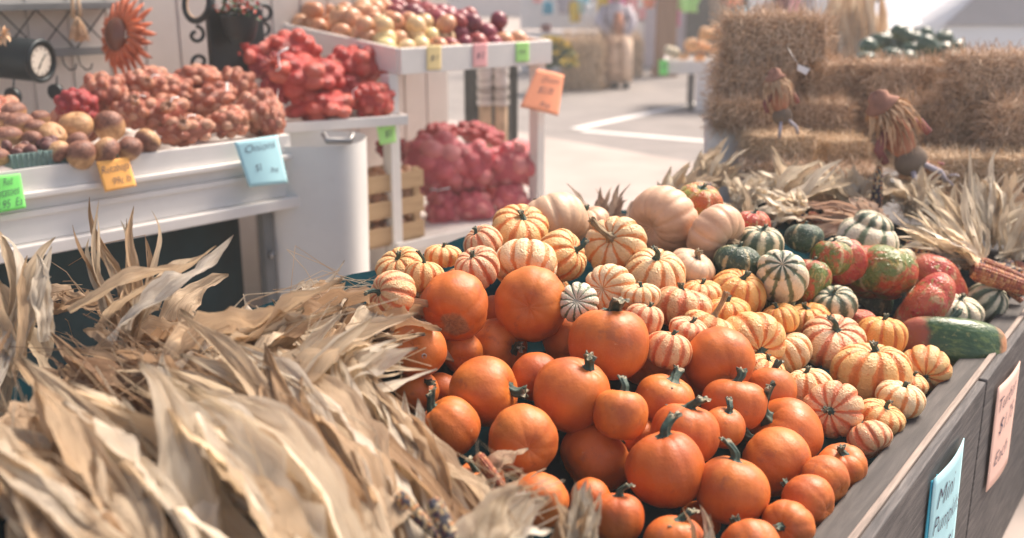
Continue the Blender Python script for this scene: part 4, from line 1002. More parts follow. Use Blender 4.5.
sk = thing('counter_shade_skirt', 'dark cloth skirt in folds, coloured teal like the shade under the white produce counter', 'cloth', CF(-1.5, .3, 0))  # cloth colour painted as the shade of the space below
MB().grid(150, 2, lambda u, v: CF(-3.2 + 3.185 * u, .30 + .012 * math.sin(u * 90) + .01 * math.sin(u * 33), .66 * v), closed=False).build('cloth', MAT['shade_teal_fabric'], sk, solid=.003)
# wall
wl = thing('siding_wall', 'cream painted wall of vertical siding behind the produce', 'wall', CF(-1, 1.0, 0))
mb = MB(); x = -4.0
while x < 1.55: mb.box(x, x + .135, .98, 1.03 + .0, 0, 2.5, CF); mb.box(x + .135, x + .15, .985, 1.03, 0, 2.5, CF); x += .15
mb.build('siding', MAT['wall_paint'], wl, .003)
# rutabagas and other roots
def slope(z0, k, F=CF, y=.055): return F(0, y, z0), (Vector((0, 0, 1)) - F.b * k).normalized()
ME['ruta0'] = fruit_mesh('root_skin', 0, 0, .88, .05, 90, 2.1, .07); ME['ruta1'] = fruit_mesh('root_skin', 0, 0, 1.02, .04, 91, 2.0, .09); ME['ruta2'] = fruit_mesh('root_skin', 0, 0, .6, .03, 92, 2.2, .08)
s0, sn = slope(.945, .32)
RU = [(77,126,32,0,'large round mottled tan rutabaga, left one of the upper pair above the orange sign'), (110,126,31,1,'large round rutabaga with a brown patch, right one of the upper pair'), (52,136,28,0,'purple brown rutabaga with a round pale cut face beside the pint baskets'),
      (81,154,29,1,'rutabaga with a purple underside, in the front row right of the baskets'), (107,151,28,0,'dark purple rutabaga in the front row above the orange sign'), (129,148,25,1,'pale tan rutabaga in the front row between the dark one and the speckled one'), (147,141,26,0,'round speckled tan rutabaga at the right end of the roots next to the bagged onions'),
      (33,140,20,1,'small tan rutabaga left of the one with the cut face'), (78,143,22,1,'rutabaga squeezed under the large left one'), (57,152,24,0,'brown rutabaga just behind the right pint basket')]
for px, py, w, v, lab in RU:
    c = Ppl(px, py, s0, sn); d = w * depth(c) / FP
    o = thing('rutabaga', lab, 'rutabaga', c, 'rutabagas on the white counter', worldparts=False); o.scale = (d, d, d); o.rotation_euler = (R.uniform(-.8, .3) if v else R.uniform(2, 3), R.uniform(-.5, .5), R.uniform(0, 6))
    link('root', mcopy('ruta%d' % v, 'rutabaga_skin'), o)
    s = link('crown', STEMS[3], o); s.location = (0, 0, .42); s.scale = (.7, .7, .4)
SW = [(19,124,30,'long sweet potato lying behind the pint baskets'), (8,137,28,'tan sweet potato at the left edge above the baskets'), (3,120,20,'sweet potato at the very left edge of the counter'), (40,118,20,'brown sweet potato behind the small tan rutabaga'), (24,152,22,'sweet potato lying over the back rim of the pint baskets'), (-4,158,26,'sweet potato cut by the left edge beside the pint baskets'), (36,128,22,'plump sweet potato under the cut faced rutabaga'), (14,112,26,'sweet potato farthest back against the wall at the left')]
for px, py, w, lab in SW:
    c = Ppl(px, py, s0, sn); d = w * depth(c) / FP
    o = thing('sweet_potato', lab, 'sweet potato', c, 'sweet potatoes on the white counter', worldparts=False); o.scale = (d * 1.0, d * .78, d * .74); o.rotation_euler = (0, R.uniform(-.2, .2), .7 + R.uniform(-.4, .4))
    link('skin', mcopy('ruta1', 'rutabaga_skin'), o)
def pint(label, px, py, seed):
    c = Ppl(px, py, CF(0, .06, 0), CF.b); c.z = .905; rr = random.Random(seed)
    F = Frame(c, CF.a); o = thing('pint_basket', label, 'basket', c, 'pint baskets on the white counter'); mb = MB()
    a, b, h = .038, .045, .042
    def ring(sc, z): return [F(sx * a * sc, sy * b * sc, 0) + Vector((0, 0, z)) for sx, sy in ((-1, -1), (1, -1), (1, 1), (-1, 1))]
    r0, r1, r2, r3 = ring(1, c.z * 0), ring(1.25, h), ring(1.17, h), ring(.9, .006)
    base = Vector((0, 0, 0)); vs = [v + Vector((0, 0, c.z)) for v in r0 + r1 + r2 + r3]
    fs = [(i, (i + 1) % 4, 4 + (i + 1) % 4, 4 + i) for i in range(4)] + [(4 + i, 4 + (i + 1) % 4, 8 + (i + 1) % 4, 8 + i) for i in range(4)] + [(8 + i, 8 + (i + 1) % 4, 12 + (i + 1) % 4, 12 + i) for i in range(4)] + [(3, 2, 1, 0), (12, 13, 14, 15)]
    mb.add(vs, fs); mb.build('tray', MAT['pint_paper'], o, .002)
    mb = MB()
    for i in range(7):
        x = -1 + 2 * i / 6
        mb.tube([F(x * a, -b - .001, c.z), F(x * a * 1.24, -b * 1.25 - .002, c.z + h)], .0022, 5)
    mb.build('ribs', MAT['pint_paper'], o)
    for i in range(7):
        p = F(rr.uniform(-.75, .75) * a, rr.uniform(-.8, .8) * b, c.z + h + rr.uniform(-.012, .02))
        r = rr.uniform(.028, .036); q = thing('red_potato', '%s dark red potato in the pint basket %s' % (['wrinkled', 'round', 'long', 'dusty', 'shiny', 'flat', 'knobby'][i], {1: 'above the green sign', 2: 'touching the rutabagas', 3: 'cut by the left edge'}[seed]), 'potato', p, 'small red potatoes in pint baskets', worldparts=False)
        q.scale = (r * 1.2, r, r); q.rotation_euler = (rr.uniform(0, 3), rr.uniform(0, 3), 0); link('potato_skin', mcopy('ruta1', 'beet'), q)
pint('pale blue green paper pint basket half hidden by the right one, above the green sign', 21, 168, 1)
pint('pale blue green paper pint basket touching the rutabagas', 50, 165, 2)

# net bags -------------------------------------------------------------
def bag_mesh(name, seed, nl, lump, ax=(1, .8, .7), sub=5, base_k=.80):
    """union of bulging onions seen through a tight net; returned with largest half-width 1"""
    rr = random.Random(seed); sph = []
    for _ in range(4000):
        p = Vector([rr.uniform(-1, 1) for _ in range(3)])
        if p.length > 1: continue
        q = Vector((p.x * ax[0], p.y * ax[1], p.z * ax[2])) * (1 - lump * .8)
        if all((q - o).length > lump * 1.45 for o, _ in sph): sph.append((q, lump * rr.uniform(.85, 1.12)))
        if len(sph) >= nl: break
    bm_ = bpy.data.meshes.new('tmp')
    import bmesh
    b = bmesh.new(); bmesh.ops.create_icosphere(b, subdivisions=sub, radius=1); dirs = [v.co.normalized() for v in b.verts]; fs = [tuple(v.index for v in f.verts) for f in b.faces]; b.free(); bpy.data.meshes.remove(bm_)
    Dn = np.array([list(d) for d in dirs]); best = np.full(len(Dn), 0.0); who = np.zeros(len(Dn), int)
    base = 1 / np.sqrt((Dn[:, 0] / ax[0]) ** 2 + (Dn[:, 1] / ax[1]) ** 2 + (Dn[:, 2] / ax[2]) ** 2) * base_k
    best = base.copy(); who[:] = -1
    for k, (c, r) in enumerate(sph):
        c = np.array(c); bq = Dn @ c; disc = bq ** 2 - (c @ c - r * r); ok = disc > 0
        t = np.where(ok, bq + np.sqrt(np.maximum(disc, 0)), 0); up = t > best; who[up] = k; best = np.where(up, t, best)
    V = Dn * best[:, None]; V /= max(abs(V[:, 0]).max(), 1e-3)
    rn = [rr.random() for _ in sph] + [.1]
    mb = MB().add([Vector(v) for v in V], fs, None, [(rn[w], best[i], 0, 1) for i, w in enumerate(who)], True)
    return mb.mesh(name)
for i in range(4):
    ME['bag%d' % i] = bag_mesh('net_bag', i, 90, .225, [(1, .75, .62), (1, .8, .72), (1, .7, .55), (1, .9, .85)][i])
    ME['small%d' % i] = bag_mesh('net_bag', 50 + i, 80, .21, [(1, .75, .7), (1, .8, .6), (1, .7, .66), (1, .9, .8)][i])
ME['sack0'] = bag_mesh('net_bag', 31, 80, .24, (.85, .75, 1)); ME['sack1'] = bag_mesh('net_bag', 32, 80, .235, (.9, .75, .9)); ME['sack2'] = bag_mesh('net_bag', 33, 80, .245, (1, .75, .8))
def knot_mesh():
    mb = MB(); mb.tube([(0, 0, -.1), (0, 0, .05), (.02, 0, .12)], [.16, .05, .04], 8)
    for i in range(9):
        a = i * .7; mb.tube([(.01, 0, .08), (math.cos(a) * .08, math.sin(a) * .08, .2), (math.cos(a) * .17, math.sin(a) * .15, .27)], [.03, .025, .012], 5)
    return mb
KN = knot_mesh().mesh('gathered_neck'); TI = MB().tube([(math.cos(k * .785) * .06, math.sin(k * .785) * .06, .07) for k in range(9)] + [(.2, .1, .1), (.35, .05, .02)], .018, 6).mesh('tie'); setm(TI, 'tie_white')
def bag(name, label, c, w, h, me, mat, group, rot=None, neck=None, tg=False, cat='net bag'):
    o = thing(name, label, cat, c, group, worldparts=False); m = mcopy(me, mat)
    b = link('net', m, o); zz = max(abs(v.co.z) for v in ME[me].vertices) if 'zz' not in ME[me] else ME[me]['zz']; ME[me]['zz'] = zz
    hw = w / 2; o.scale = (hw, hw, hw); b.scale = (1, 1, (h / 2) / (hw * zz)); o.rotation_euler = (rot or (0, 0, 0))
    if neck is not None:
        kme = KN.copy() if (mat not in KNC) else KNC[mat]
        if mat not in KNC: kme.materials.append(MAT[mat]); KNC[mat] = kme
        k = link('gathered_neck', kme, o); k.location = neck; k.rotation_mode = 'QUATERNION'; k.rotation_quaternion = Vector((0, 0, 1)).rotation_difference(Vector(neck).normalized()); k.scale = (1.3, 1.3, 1.3)
        t = link('tie', TI, o); t.location = neck; t.rotation_mode = 'QUATERNION'; t.rotation_quaternion = k.rotation_quaternion; t.scale = (1.3, 1.3, 1.3)
    if tg:
        t = MB().add([(-.12, 0, -.15), (.12, 0, -.15), (.12, 0, .15), (-.12, 0, .15)], [(0, 1, 2, 3)]).build('label_card', MAT['plastic_white'], o, solid=.01); t.location = tg; t.rotation_euler = (.3, .2, .7)
    return o
KNC = {}
camz = math.atan2(CF.a.y, CF.a.x)
SB = [(78,106,44,34,0,'net_dark','dark red net bag of small onions behind the upper pair of rutabagas',0,0), (104,92,50,36,1,'net_tan','net bag of onions under the metal sunflower',0,0), (148,84,50,32,0,'net_tan','net bag of onions right below the sunflower petals',1,0),
      (136,110,42,36,3,'net_tan','net bag of small onions with a white tie behind the speckled rutabaga',1,0), (163,112,56,34,2,'net_tan','net bag of onions with a twisted white tie in the middle of the pile',1,0), (172,90,46,28,1,'net_tan','net bag of onions high in the middle of the pile',0,0),
      (201,80,50,30,0,'net_tan','net bag of onions topmost beside the black iron stand',0,0), (237,84,40,30,1,'net_tan','net bag of onions highest at the right, touching the large red sacks',0,0), (212,100,52,32,3,'net_tan','net bag of onions with a white label below the topmost ones',0,(.3, -.75, .3)),
      (188,130,54,30,2,'net_tan','net bag of small pinkish onions in the front row beside the rutabagas',1,0), (229,122,46,30,0,'net_tan','net bag of onions in the front row above the light blue sign',0,0), (258,112,52,44,3,'net_tan','net bag of onions with a white label at the right end of the counter',0,(.2, -.8, .5)), (272,122,30,28,1,'net_tan','small net bag of pale onions at the front right corner of the counter',0,0)]
s0, sn = slope(.955, .42, CF, .09)
for px, py, w, h, v, mt, lab, tie_, tg in SB:
    c = Ppl(px, py, s0, sn); k = depth(c) / FP
    bag('onion_bag', lab, c, w * k * 1.12, h * k * 1.12, 'small%d' % v, mt, 'net bags of small onions piled on the white counter', (R.uniform(-.2, .2), R.uniform(-.2, .2), camz + R.uniform(-.4, .4)), (-.3, -.85, .35) if tie_ else None, tg)
s0, sn = slope(.95, .15)
for k, (x, y) in enumerate([(-.15, .35), (-.5, .4), (-.85, .4), (-.3, .62), (-.7, .62)]):
    bag('onion_bag', ['net bag of onions buried at the right end of the counter pile', 'net bag of onions buried in the middle of the counter pile', 'net bag of onions buried behind the rutabagas', 'net bag of onions against the wall by the iron stand', 'net bag of onions against the wall under the sunflower'][k], CF(x, y, .97), .24, .16, 'small%d' % (k % 4), 'net_tan', 'net bags of small onions piled on the white counter', (0, 0, camz))
def csign(px, q, *a, **k): pass
def onf(px, py, off): return Ppl(px, py, CF(0, off, .8), CF.b)
sign('price_sign', 'bright green handwritten sign for red potatoes taped to the white counter', 'price sign', [onf(-12, 177, -.03), onf(20, 173.5, -.03), onf(26, 208, -.045), onf(-8, 214, -.045)], 'card_green', [('Red', .42, .72, .72, .92), ('Potatoes', .08, .42, .88, .66), ('2.95  Ea', .1, .1, .92, .32)], group='price signs')
sign('price_sign', 'orange handwritten sign reading Rutabaga taped to the white counter', 'price sign', [onf(96, 162, -.028), onf(128, 157, -.028), onf(136.5, 186, -.05), onf(105, 192, -.05)], 'card_orange', [('Rutabaga', .06, .52, .95, .84), ('99¢ lb', .3, .12, .9, .42)], group='price signs')
sign('price_sign', 'large light blue handwritten sign hanging at the right end of the white counter', 'price sign', [onf(234, 142, -.028), onf(277, 135, -.028), onf(288, 183, -.06), onf(249, 187, -.06)], 'card_blue', [('Onions', .16, .74, .88, .90), ('$3', .26, .30, .40, .46), ('Bag', .60, .24, .82, .36)], bulge=.01, group='price signs')

# wall decorations ------------------------------------------------------
def onw(px, py, off): return Ppl(px, py, CF(0, off, 1), CF.b)
o = thing('wall_rack', 'grey metal wall rack with criss cross wires and hooks', 'rack', onw(60, 30, .9), None)
a0 = onw(-60, 6, .9); a1 = onw(115, 6, .9); b0 = onw(-60, 52, .9); b1 = onw(111, 52, .9)
xs0 = CF.inv(onw(-80, 6, .9))[0]; xs1 = CF.inv(onw(117, 6, .9))[0]; zt = onw(60, 6, .9).z; zb = onw(85, 52, .9).z
MB().box(xs0, xs1, .86, .978, zt - .012, zt + .012, CF).build('top_shelf', MAT['rack_metal'], o, .002)
MB().box(xs0, xs1, .93, .95, zb - .014, zb + .014, CF).build('lower_rail', MAT['rack_metal'], o, .002)
mb = MB(); x = xs0
while x < xs1 - .1: mb.tube([CF(x, .94, zt - .01), CF(x + .13, .94, zb + .01)], .0028, 6); mb.tube([CF(x + .13, .936, zt - .01), CF(x, .936, zb + .01)], .0028, 6); x += .13
mb.build('lattice_wires', MAT['dark_metal'], o)
for px in (62, 78, 20, 40):
    h0 = onw(px, 56, .935); mb = MB().tube([h0, h0 + Vector((0, 0, -.03)) - CF.b * .01, h0 + Vector((0, 0, -.05)) - CF.b * .03 + CF.a * .01, h0 + Vector((0, 0, -.045)) - CF.b * .05 + CF.a * .02, h0 + Vector((0, 0, -.025)) - CF.b * .055 + CF.a * .025], .003, 6)
    mb.build('hook', MAT['dark_metal'], o)
# locomotive shaped clock
cf = onw(41, 61, .70); ax = Vector((.97, -.24, -.07)).normalized(); L_ = .27
rr0 = 21 * depth(cf) / FP
o = thing('wheeled_clock', 'dark barrel shaped clock on small wheels with a cream dial, before the wall rack', 'clock', cf)
sx_ = ax.cross(Vector((0, 0, 1))).normalized(); sz_ = sx_.cross(ax)
MB().grid(40, 6, lambda u, v: cf - ax * L_ * (1 - v) + (sx_ * math.cos(u * 6.2832) + sz_ * math.sin(u * 6.2832)) * rr0 * (1.0 if .05 < v < .95 else .97)).build('barrel', MAT['dark_metal'], o)
MB().tube([cf + (sx_ * math.cos(k * math.pi / 16) + sz_ * math.sin(k * math.pi / 16)) * rr0 * .93 for k in range(33)], .009, 8, False).build('bezel', MAT['dark_metal'], o)
MB().disc(cf - ax * .004, sx_, sz_, rr0 * .72, 40).tube([cf - ax * .012, cf - ax * .006], rr0 * .95, 32).build('dial_back', MAT['dark_metal'], o)
MB().disc(cf + ax * .001, sx_, sz_, rr0 * .70, 40).build('dial', MAT['dial'], o)
mb = MB()
for k in range(12):
    a = k * math.pi / 6; d_ = sx_ * math.cos(a) + sz_ * math.sin(a); mb.tube([cf + ax * .003 + d_ * rr0 * .56, cf + ax * .003 + d_ * rr0 * .65], .0014, 5)
mb.tube([cf + ax * .004, cf + ax * .004 + (sx_ * -.3 + sz_ * .3) * rr0], .002, 5).tube([cf + ax * .004, cf + ax * .004 + (sx_ * .25 - sz_ * .35) * rr0], .002, 5).build('hands_and_ticks', MAT['dark_metal'], o)
for px, py in ((13, 96), (56, 92)):
    w = onw(px, py, .66); mb = MB().grid(28, 5, lambda u, v: w + (ax * math.cos(u * 6.2832) + Vector((0, 0, 1)) * math.sin(u * 6.2832)) * .028 * (1 - abs(v - .5) ** 3 * .8) + sx_ * (.018 * (v - .5)))
    mb.disc(w + sx_ * .009, ax, Vector((0, 0, 1)), .027).disc(w - sx_ * .009, ax, Vector((0, 0, 1)), .027); mb.build('wheel', MAT['dark_metal'], o)
    MB().tube([w, w + ax * .012 + Vector((0, 0, .055))], .003, 6).build('strut', MAT['dark_metal'], o)
# metal sunflower
sf = onw(126, 36, .72); k_ = depth(sf) / FP; vx = (RIGHT * .9 + BACK * .43).normalized(); vy = UP; vn = vx.cross(vy).normalized()
if vn.dot(CAM - sf) < 0: vn = -vn
o = thing('metal_sunflower', 'orange painted metal sunflower with a dark domed centre on the wall', 'wall art', sf)
mb = MB()
for ring, (n_, r0, r1, off) in enumerate([(22, 10, 42, .0), (20, 8, 34, .02)]):
    for i in range(n_):
        a = 2 * math.pi * (i + .5 * ring) / n_; d_ = (vx * math.cos(a) * .88 + vy * math.sin(a)); q = vn.cross(d_).normalized(); pts = []
        rr_ = random.Random(i + ring * 50); rl = r1 * rr_.uniform(.9, 1.08)
        vs = []
        for j, (t, w) in enumerate([(0, 1.6), (.3, 2.6), (.6, 3.4), (.85, 2.2), (1, .3)]):
            c = sf + d_ * (r0 + (rl - r0) * t) * k_ + vn * (off + .02 * math.sin(t * 3) - .012 * t) + q * (1.6 * math.sin(t * 5 + i)) * k_
            vs += [c - q * w * k_, c + vn * .004, c + q * w * k_]
        mb.add(vs, [(j * 3 + m_, j * 3 + m_ + 1, j * 3 + m_ + 4, j * 3 + m_ + 3) for j in range(4) for m_ in (0, 1)], None, None, True)
mb.build('petals', MAT['rust_orange'], o, solid=.0015)
MB().grid(32, 8, lambda u, v: sf + (vx * math.cos(u * 6.2832) * .75 + vy * math.sin(u * 6.2832)) * 17 * k_ * math.sin(v * math.pi / 2) + vn * (.035 + .03 * math.cos(v * math.pi / 2)) - vx * .012).build('centre_dome', MAT['brown_dome'], o)
MB().grid(32, 1, lambda u, v: sf + (vx * math.cos(u * 6.2832) * .8 + vy * math.sin(u * 6.2832)) * (17.5 + 1.5 * v) * k_ + vn * .03 - vx * .012).build('centre_rim', MAT['dark_metal'], o)
# tassel of dried corn
ts = onw(78, 26, .74); o = thing('tassel', 'hanging tassel of tan straw on a beaded cord beside the sunflower', 'tassel', ts)
mb = MB()
for s in (-1, 1): mb.tube([ts + vx * s * .012 + Vector((0, 0, .11)), ts + vx * s * .018 + Vector((0, 0, .03))], .007, 8)
mb.build('beads', MAT['stake_wood'], o)
mb = MB()
for i in range(60):
    a = R.uniform(0, 6.28); r = R.uniform(0, .035); mb.tube([ts + Vector((0, 0, .03)) + vx * math.cos(a) * .006, ts + vx * (math.cos(a) * r * .7) + vn * math.sin(a) * r * .5, ts + vx * (math.cos(a) * r) + vn * math.sin(a) * r + Vector((0, 0, -.05))], .0016, 4)
mb.build('straw', MAT['raffia'], o)
o = thing('straw_flower', 'small orange straw flower at the left edge above the clock', 'ornament', onw(4, 36, .66)); mb = MB()
for i in range(9):
    a = i * .7; p = onw(4, 36, .62); leaf(mb, p, p + (vx * math.cos(a) + vy * math.sin(a)) * .035, .016, .1, i, 6, 1)
mb.build('petals', MAT['raffia'], o)
# black iron stand with scrolls, round frame and potted red flowers
def oni(px, py, off=.55): return Ppl(px, py, CF(0, off, 1), CF.b)
ir = oni(222, 45); o = thing('iron_stand', 'black wrought iron stand with scrolls and a round gilt edged plate', 'stand', ir)
mb = MB(); mb.tube([oni(212, -30), oni(212, 90)], .012, 8).tube([oni(226, -30), oni(226, 90)], .012, 8)
def scroll(cx, cy, r, a0, turns, sgn=1): return [oni(cx + math.cos(a0 + sgn * t) * r * (1 - .11 * t), cy + math.sin(a0 + sgn * t) * r * (1 - .11 * t)) for t in [i * .3 for i in range(int(turns * 21))]]
mb.tube(scroll(196, 35, 9, -1.5, 1.0), .007, 7).tube(scroll(200, 62, 10, 1.2, 1.0), .007, 7).tube(scroll(264, 14, 12, 2.5, 1.0), .009, 7).tube(scroll(263, 30, 8, -2, .9), .007, 7)
mb.build('scrollwork', MAT['dark_metal'], o)
pc = oni(197, 3, .50); k_ = depth(pc) / FP
MB().tube([pc + (vx * math.cos(i * math.pi / 16) * 16 + vy * math.sin(i * math.pi / 16) * 18) * k_ for i in range(33)], .011, 8, False).build('round_frame', MAT['dark_metal'], o)
MB().tube([pc + (vx * math.cos(i * math.pi / 16) * 13 + vy * math.sin(i * math.pi / 16) * 15) * k_ for i in range(33)], .0035, 8, False).build('gilt_ring', MAT['raffia'], o)
MB().box(*(lambda a, b: (a[0], b[0], .53, .56, oni(240, 72).z, oni(240, 8).z))(CF.inv(oni(208, 40)), CF.inv(oni(262, 40))), CF).build('back_plate', MAT['dark_metal'], o, .004)
fp = oni(240, 22, .46); o = thing('flower_pot', 'dark pot of red and white flowers hanging on the black iron stand', 'flower pot', fp)
k_ = depth(fp) / FP
MB().grid(24, 8, lambda u, v: fp + Vector((math.cos(u * 6.2832), math.sin(u * 6.2832), 0)) * (10 + 9 * v ** .5) * k_ + Vector((0, 0, (v * 26 - 20) * k_))).build('pot', MAT['dark_metal'], o)
for nm, mt, sd in (('red_flowers', 'net_red', 1), ('blossom_foliage', 'tie_white', 2), ('leaves', 'leaf_green', 3)):
    r2 = random.Random(sd); mb = MB()
    for i in range(60 if sd != 2 else 14):
        c = fp + Vector((r2.gauss(0, 9) * k_, r2.gauss(0, 6) * k_, (14 + r2.gauss(0, 5)) * k_)); leaf(mb, c, c + Vector([r2.gauss(0, 1) for _ in range(3)]).normalized() * 5 * k_, 3.5 * k_, .1, i, 4, 1)
    mb.build(nm, MAT[mt], o)

# white tub with tray and big red sacks ------------------------------------
tb = P(315, 200, 3.65); tb.z = 0; r_ = .185
o = thing('storage_tub', 'tall smooth white plastic tub standing beside the produce counter', 'tub', tb)
def tubf(u, v):
    a = u * 2 * math.pi; c, s = math.cos(a), math.sin(a); q = (abs(c) ** 3 + abs(s) ** 3) ** (-1 / 3)
    r = r_ * (.93 + .07 * v) * q; return Vector((tb.x + c * r, tb.y + s * r, .868 * v))
MB().grid(64, 16, tubf).build('body', MAT['tub_plastic'], o)
MB().tube([P(324, 134, 3.44), P(327, 141, 3.42), P(350, 141, 3.42), P(353, 134, 3.44)], .011, 8).build('handle', MAT['grey_metal'], o)
t0 = Pz(284, 124, .90); t1 = Pz(404, 116, .90); TF = Frame(t0, t1 - t0); TL = (t1 - t0).length
o = thing('white_tray', 'white painted tray on the tub carrying big red net sacks', 'tray', TF(TL / 2, .3, .87))
MB().box(0, TL, .0, .62, .872, .886, TF).build('base', MAT['white_paint'], o)
MB().box(0, TL, -.014, 0, .868, .905, TF).box(0, TL, .6, .614, .868, .905, TF).box(-.012, 0, -.014, .614, .868, .905, TF).box(TL, TL + .012, -.014, .614, .868, .905, TF).build('rim', MAT['white_paint'], o, .002)
BS = [(305,76,84,46,0,'net_red','big red net sack of onions tied with white string, middle of the tray',.995,.12,1), (322,106,70,32,2,'net_red','big red net sack of onions lying in the front row over the tray edge',.94,.07,0), (242,52,58,38,2,'net_red','big dark red net sack of onions at the upper left beside the iron stand',1.09,.33,0),
      (291,50,60,38,1,'net_red','big red net sack of onions topmost in the back row',1.09,.33,0), (356,66,66,44,0,'net_red','big red net sack of onions at the upper right below the onion tray',1.03,.27,0), (372,100,44,36,3,'net_red','red net sack of onions at the right front corner of the tray',.96,.09,1), (277,88,32,34,3,'net_dark','dark shaded red net sack at the left front of the tray',.97,.12,0), (268,66,44,30,1,'net_dark','dark red net sack squeezed below the topmost ones',1.0,.3,0), (340,92,60,40,3,'net_dark','dark red net sack in the middle row',.98,.25,0)]
for px, py, w, h, v, mt, lab, z, y, nk in BS:
    c = Ppl(px, py, TF(0, y, 1), TF.b); k = depth(c) / FP
    bag('onion_sack', lab, c, w * k * 1.08, h * k * 1.12, 'bag%d' % v, mt, 'big red net sacks on the white tray', (R.uniform(-.1, .1), R.uniform(-.15, .15), math.atan2(TF.a.y, TF.a.x) + R.uniform(-.2, .2)), (-.8, -.4, .25) if nk else None)
# white rack with tilted onion tray ----------------------------------------
a_ = Pz(400, 48, 1.15); b_ = Pz(547, 40, 1.15); SF = Frame(a_, b_ - a_); SW_ = (b_ - a_).length; SD = 1.25; SF.tilt = .085
o = thing('onion_rack', 'white painted wooden rack with a tilted top tray and a low shelf', 'rack', SF(SW_ / 2, .5, 0))
MB().box(0, SW_, 0, SD, 1.055, 1.07, SF).build('tray_floor', MAT['white_paint'], o)
MB().box(-.012, SW_ + .012, -.02, -.0005, 1.052, 1.15, SF).build('tray_front', MAT['white_paint'], o, .002)
MB().box(-.018, -.0005, .0005, SD, 1.052, 1.15, SF).box(SW_ + .0005, SW_ + .018, .0005, SD, 1.052, 1.15, SF).box(0, SW_, SD, SD + .018, 1.052, 1.15, SF).build('tray_sides', MAT['white_paint'], o, .002)
SG = Frame(a_, b_ - a_)
def leg(x0, y0):
    z1 = 1.05 + SF.tilt * y0
    MB().box(x0, x0 + .045, y0, y0 + .055, 0, z1, SG).build('leg', MAT['white_paint'], o, .002)
leg(-.055, .003); leg(SW_ - .05, .003); leg(-.055, 1.1); leg(SW_ - .05, 1.1)
MB().box(-.05, SW_ - .002, -.012, .001, .345, .385, SG).build('shelf_edge', MAT['white_paint'], o, .002)
MB().box(-.05, SW_ - .002, .06, 1.1, .355, .372, SG).build('low_shelf', MAT['white_paint'], o)
# onions in the tray
for i in range(3): ME['onion%d' % i] = fruit_mesh('onion_skin', 0, 0, [.86, .94, .8][i], -.07, 110 + i, 2.0, .03, 28, 16)
root = MB().tube([(0, 0, .40), (.01, 0, .50), (.03, .01, .62)], [.09, .045, .02], 7); RT = root.mesh('dry_neck'); setm(RT, 'dry_stem')
cnt = {}
rr = random.Random(12)
rows = 14; cols = 9
for j in range(rows):
    nth = 0
    for i in range(cols + (j % 2)):
        x = .045 + (SW_ - .09) * (i + (0 if j % 2 else .5)) / cols + rr.uniform(-.012, .012); y = .05 + j * .082 + rr.uniform(-.01, .01)
        nlay = 2 if (j > 1 and rr.random() < .6) else 1
        for l in range(nlay):
            c = SF(x, y, 1.105 + .045 * min(j, 2) / 2 + l * .055 + rr.uniform(-.008, .008)); px, py = proj(c)
            if py < -14: continue
            u = x / SW_
            if px < 378: kind = 'onion_tan' if rr.random() < .85 else 'onion_pale'
            elif px < 446: kind = 'onion_pale' if (py > 22 and rr.random() < .75) else 'onion_tan'
            elif px < 503: kind = 'onion_red' if (py > 8 and rr.random() < .9) else 'onion_tan'
            else: kind = 'onion_tan'
            if px > 395 and px < 450 and py < 22: kind = 'onion_red'
            nth += 1; d = rr.uniform(.078, .100)
            cl = {'onion_tan': 'tan', 'onion_pale': 'pale yellow', 'onion_red': 'dark red'}[kind]
            o2 = thing('onion', '%s %s onion, %s row of the tilted tray, %s from the left' % ('upper' if l else 'lower', cl, ORD[j], ORD[nth - 1]), 'onion', c, 'loose onions in the tilted tray', worldparts=False)
            o2.scale = (d, d, d); o2.rotation_euler = (rr.uniform(-1.4, 1.4), rr.uniform(-1.4, 1.4), rr.uniform(0, 6)); link('skin', mcopy('onion%d' % rr.randrange(3), kind), o2)
            if rr.random() < .6: link('dry_neck', RT, o2)
def onr(px, py, off=-.024): return Ppl(px, py, SG(0, off, 1), SG.b)
for (x0, x1, y0, y1, mt, tx, lab) in [(427,441,45,70,'card_yellow','$1','yellow price card at the left of the tilted tray front'), (473,487,43,67,'card_rose','$2','rose price card in the middle of the tilted tray front'), (516,529,42,62,'card_lime','99¢','light green price card at the right of the tilted tray front')]:
    sign('price_card', lab, 'price card', [onr(x0, y0 + .5), onr(x1, y0), onr(x1, y1 - .5), onr(x0, y1)], mt, [(tx, .2, .35, .8, .6)], .001, group='cards on the tray front')
sign('price_sign', 'bright green handwritten sign on the left leg of the white rack', 'price sign', [onr(375, 118, -.03), onr(395, 116, -.03), onr(396, 142, -.04), onr(380, 145, -.04)], 'card_lime', [('Onions', .1, .65, .9, .85), ('$5', .35, .22, .75, .5)], .003, group='price signs')
sign('price_sign', 'salmon orange handwritten sign hanging on the right leg of the white rack', 'price sign', [onr(537, 69, -.06), onr(564, 75, -.06), onr(558, 116, -.10), onr(520, 107, -.08)], 'card_salmon', [('Onions', .25, .72, .85, .86), ('$5.00', .25, .42, .7, .6), ('Bag', .4, .1, .7, .24)], .012, group='price signs')
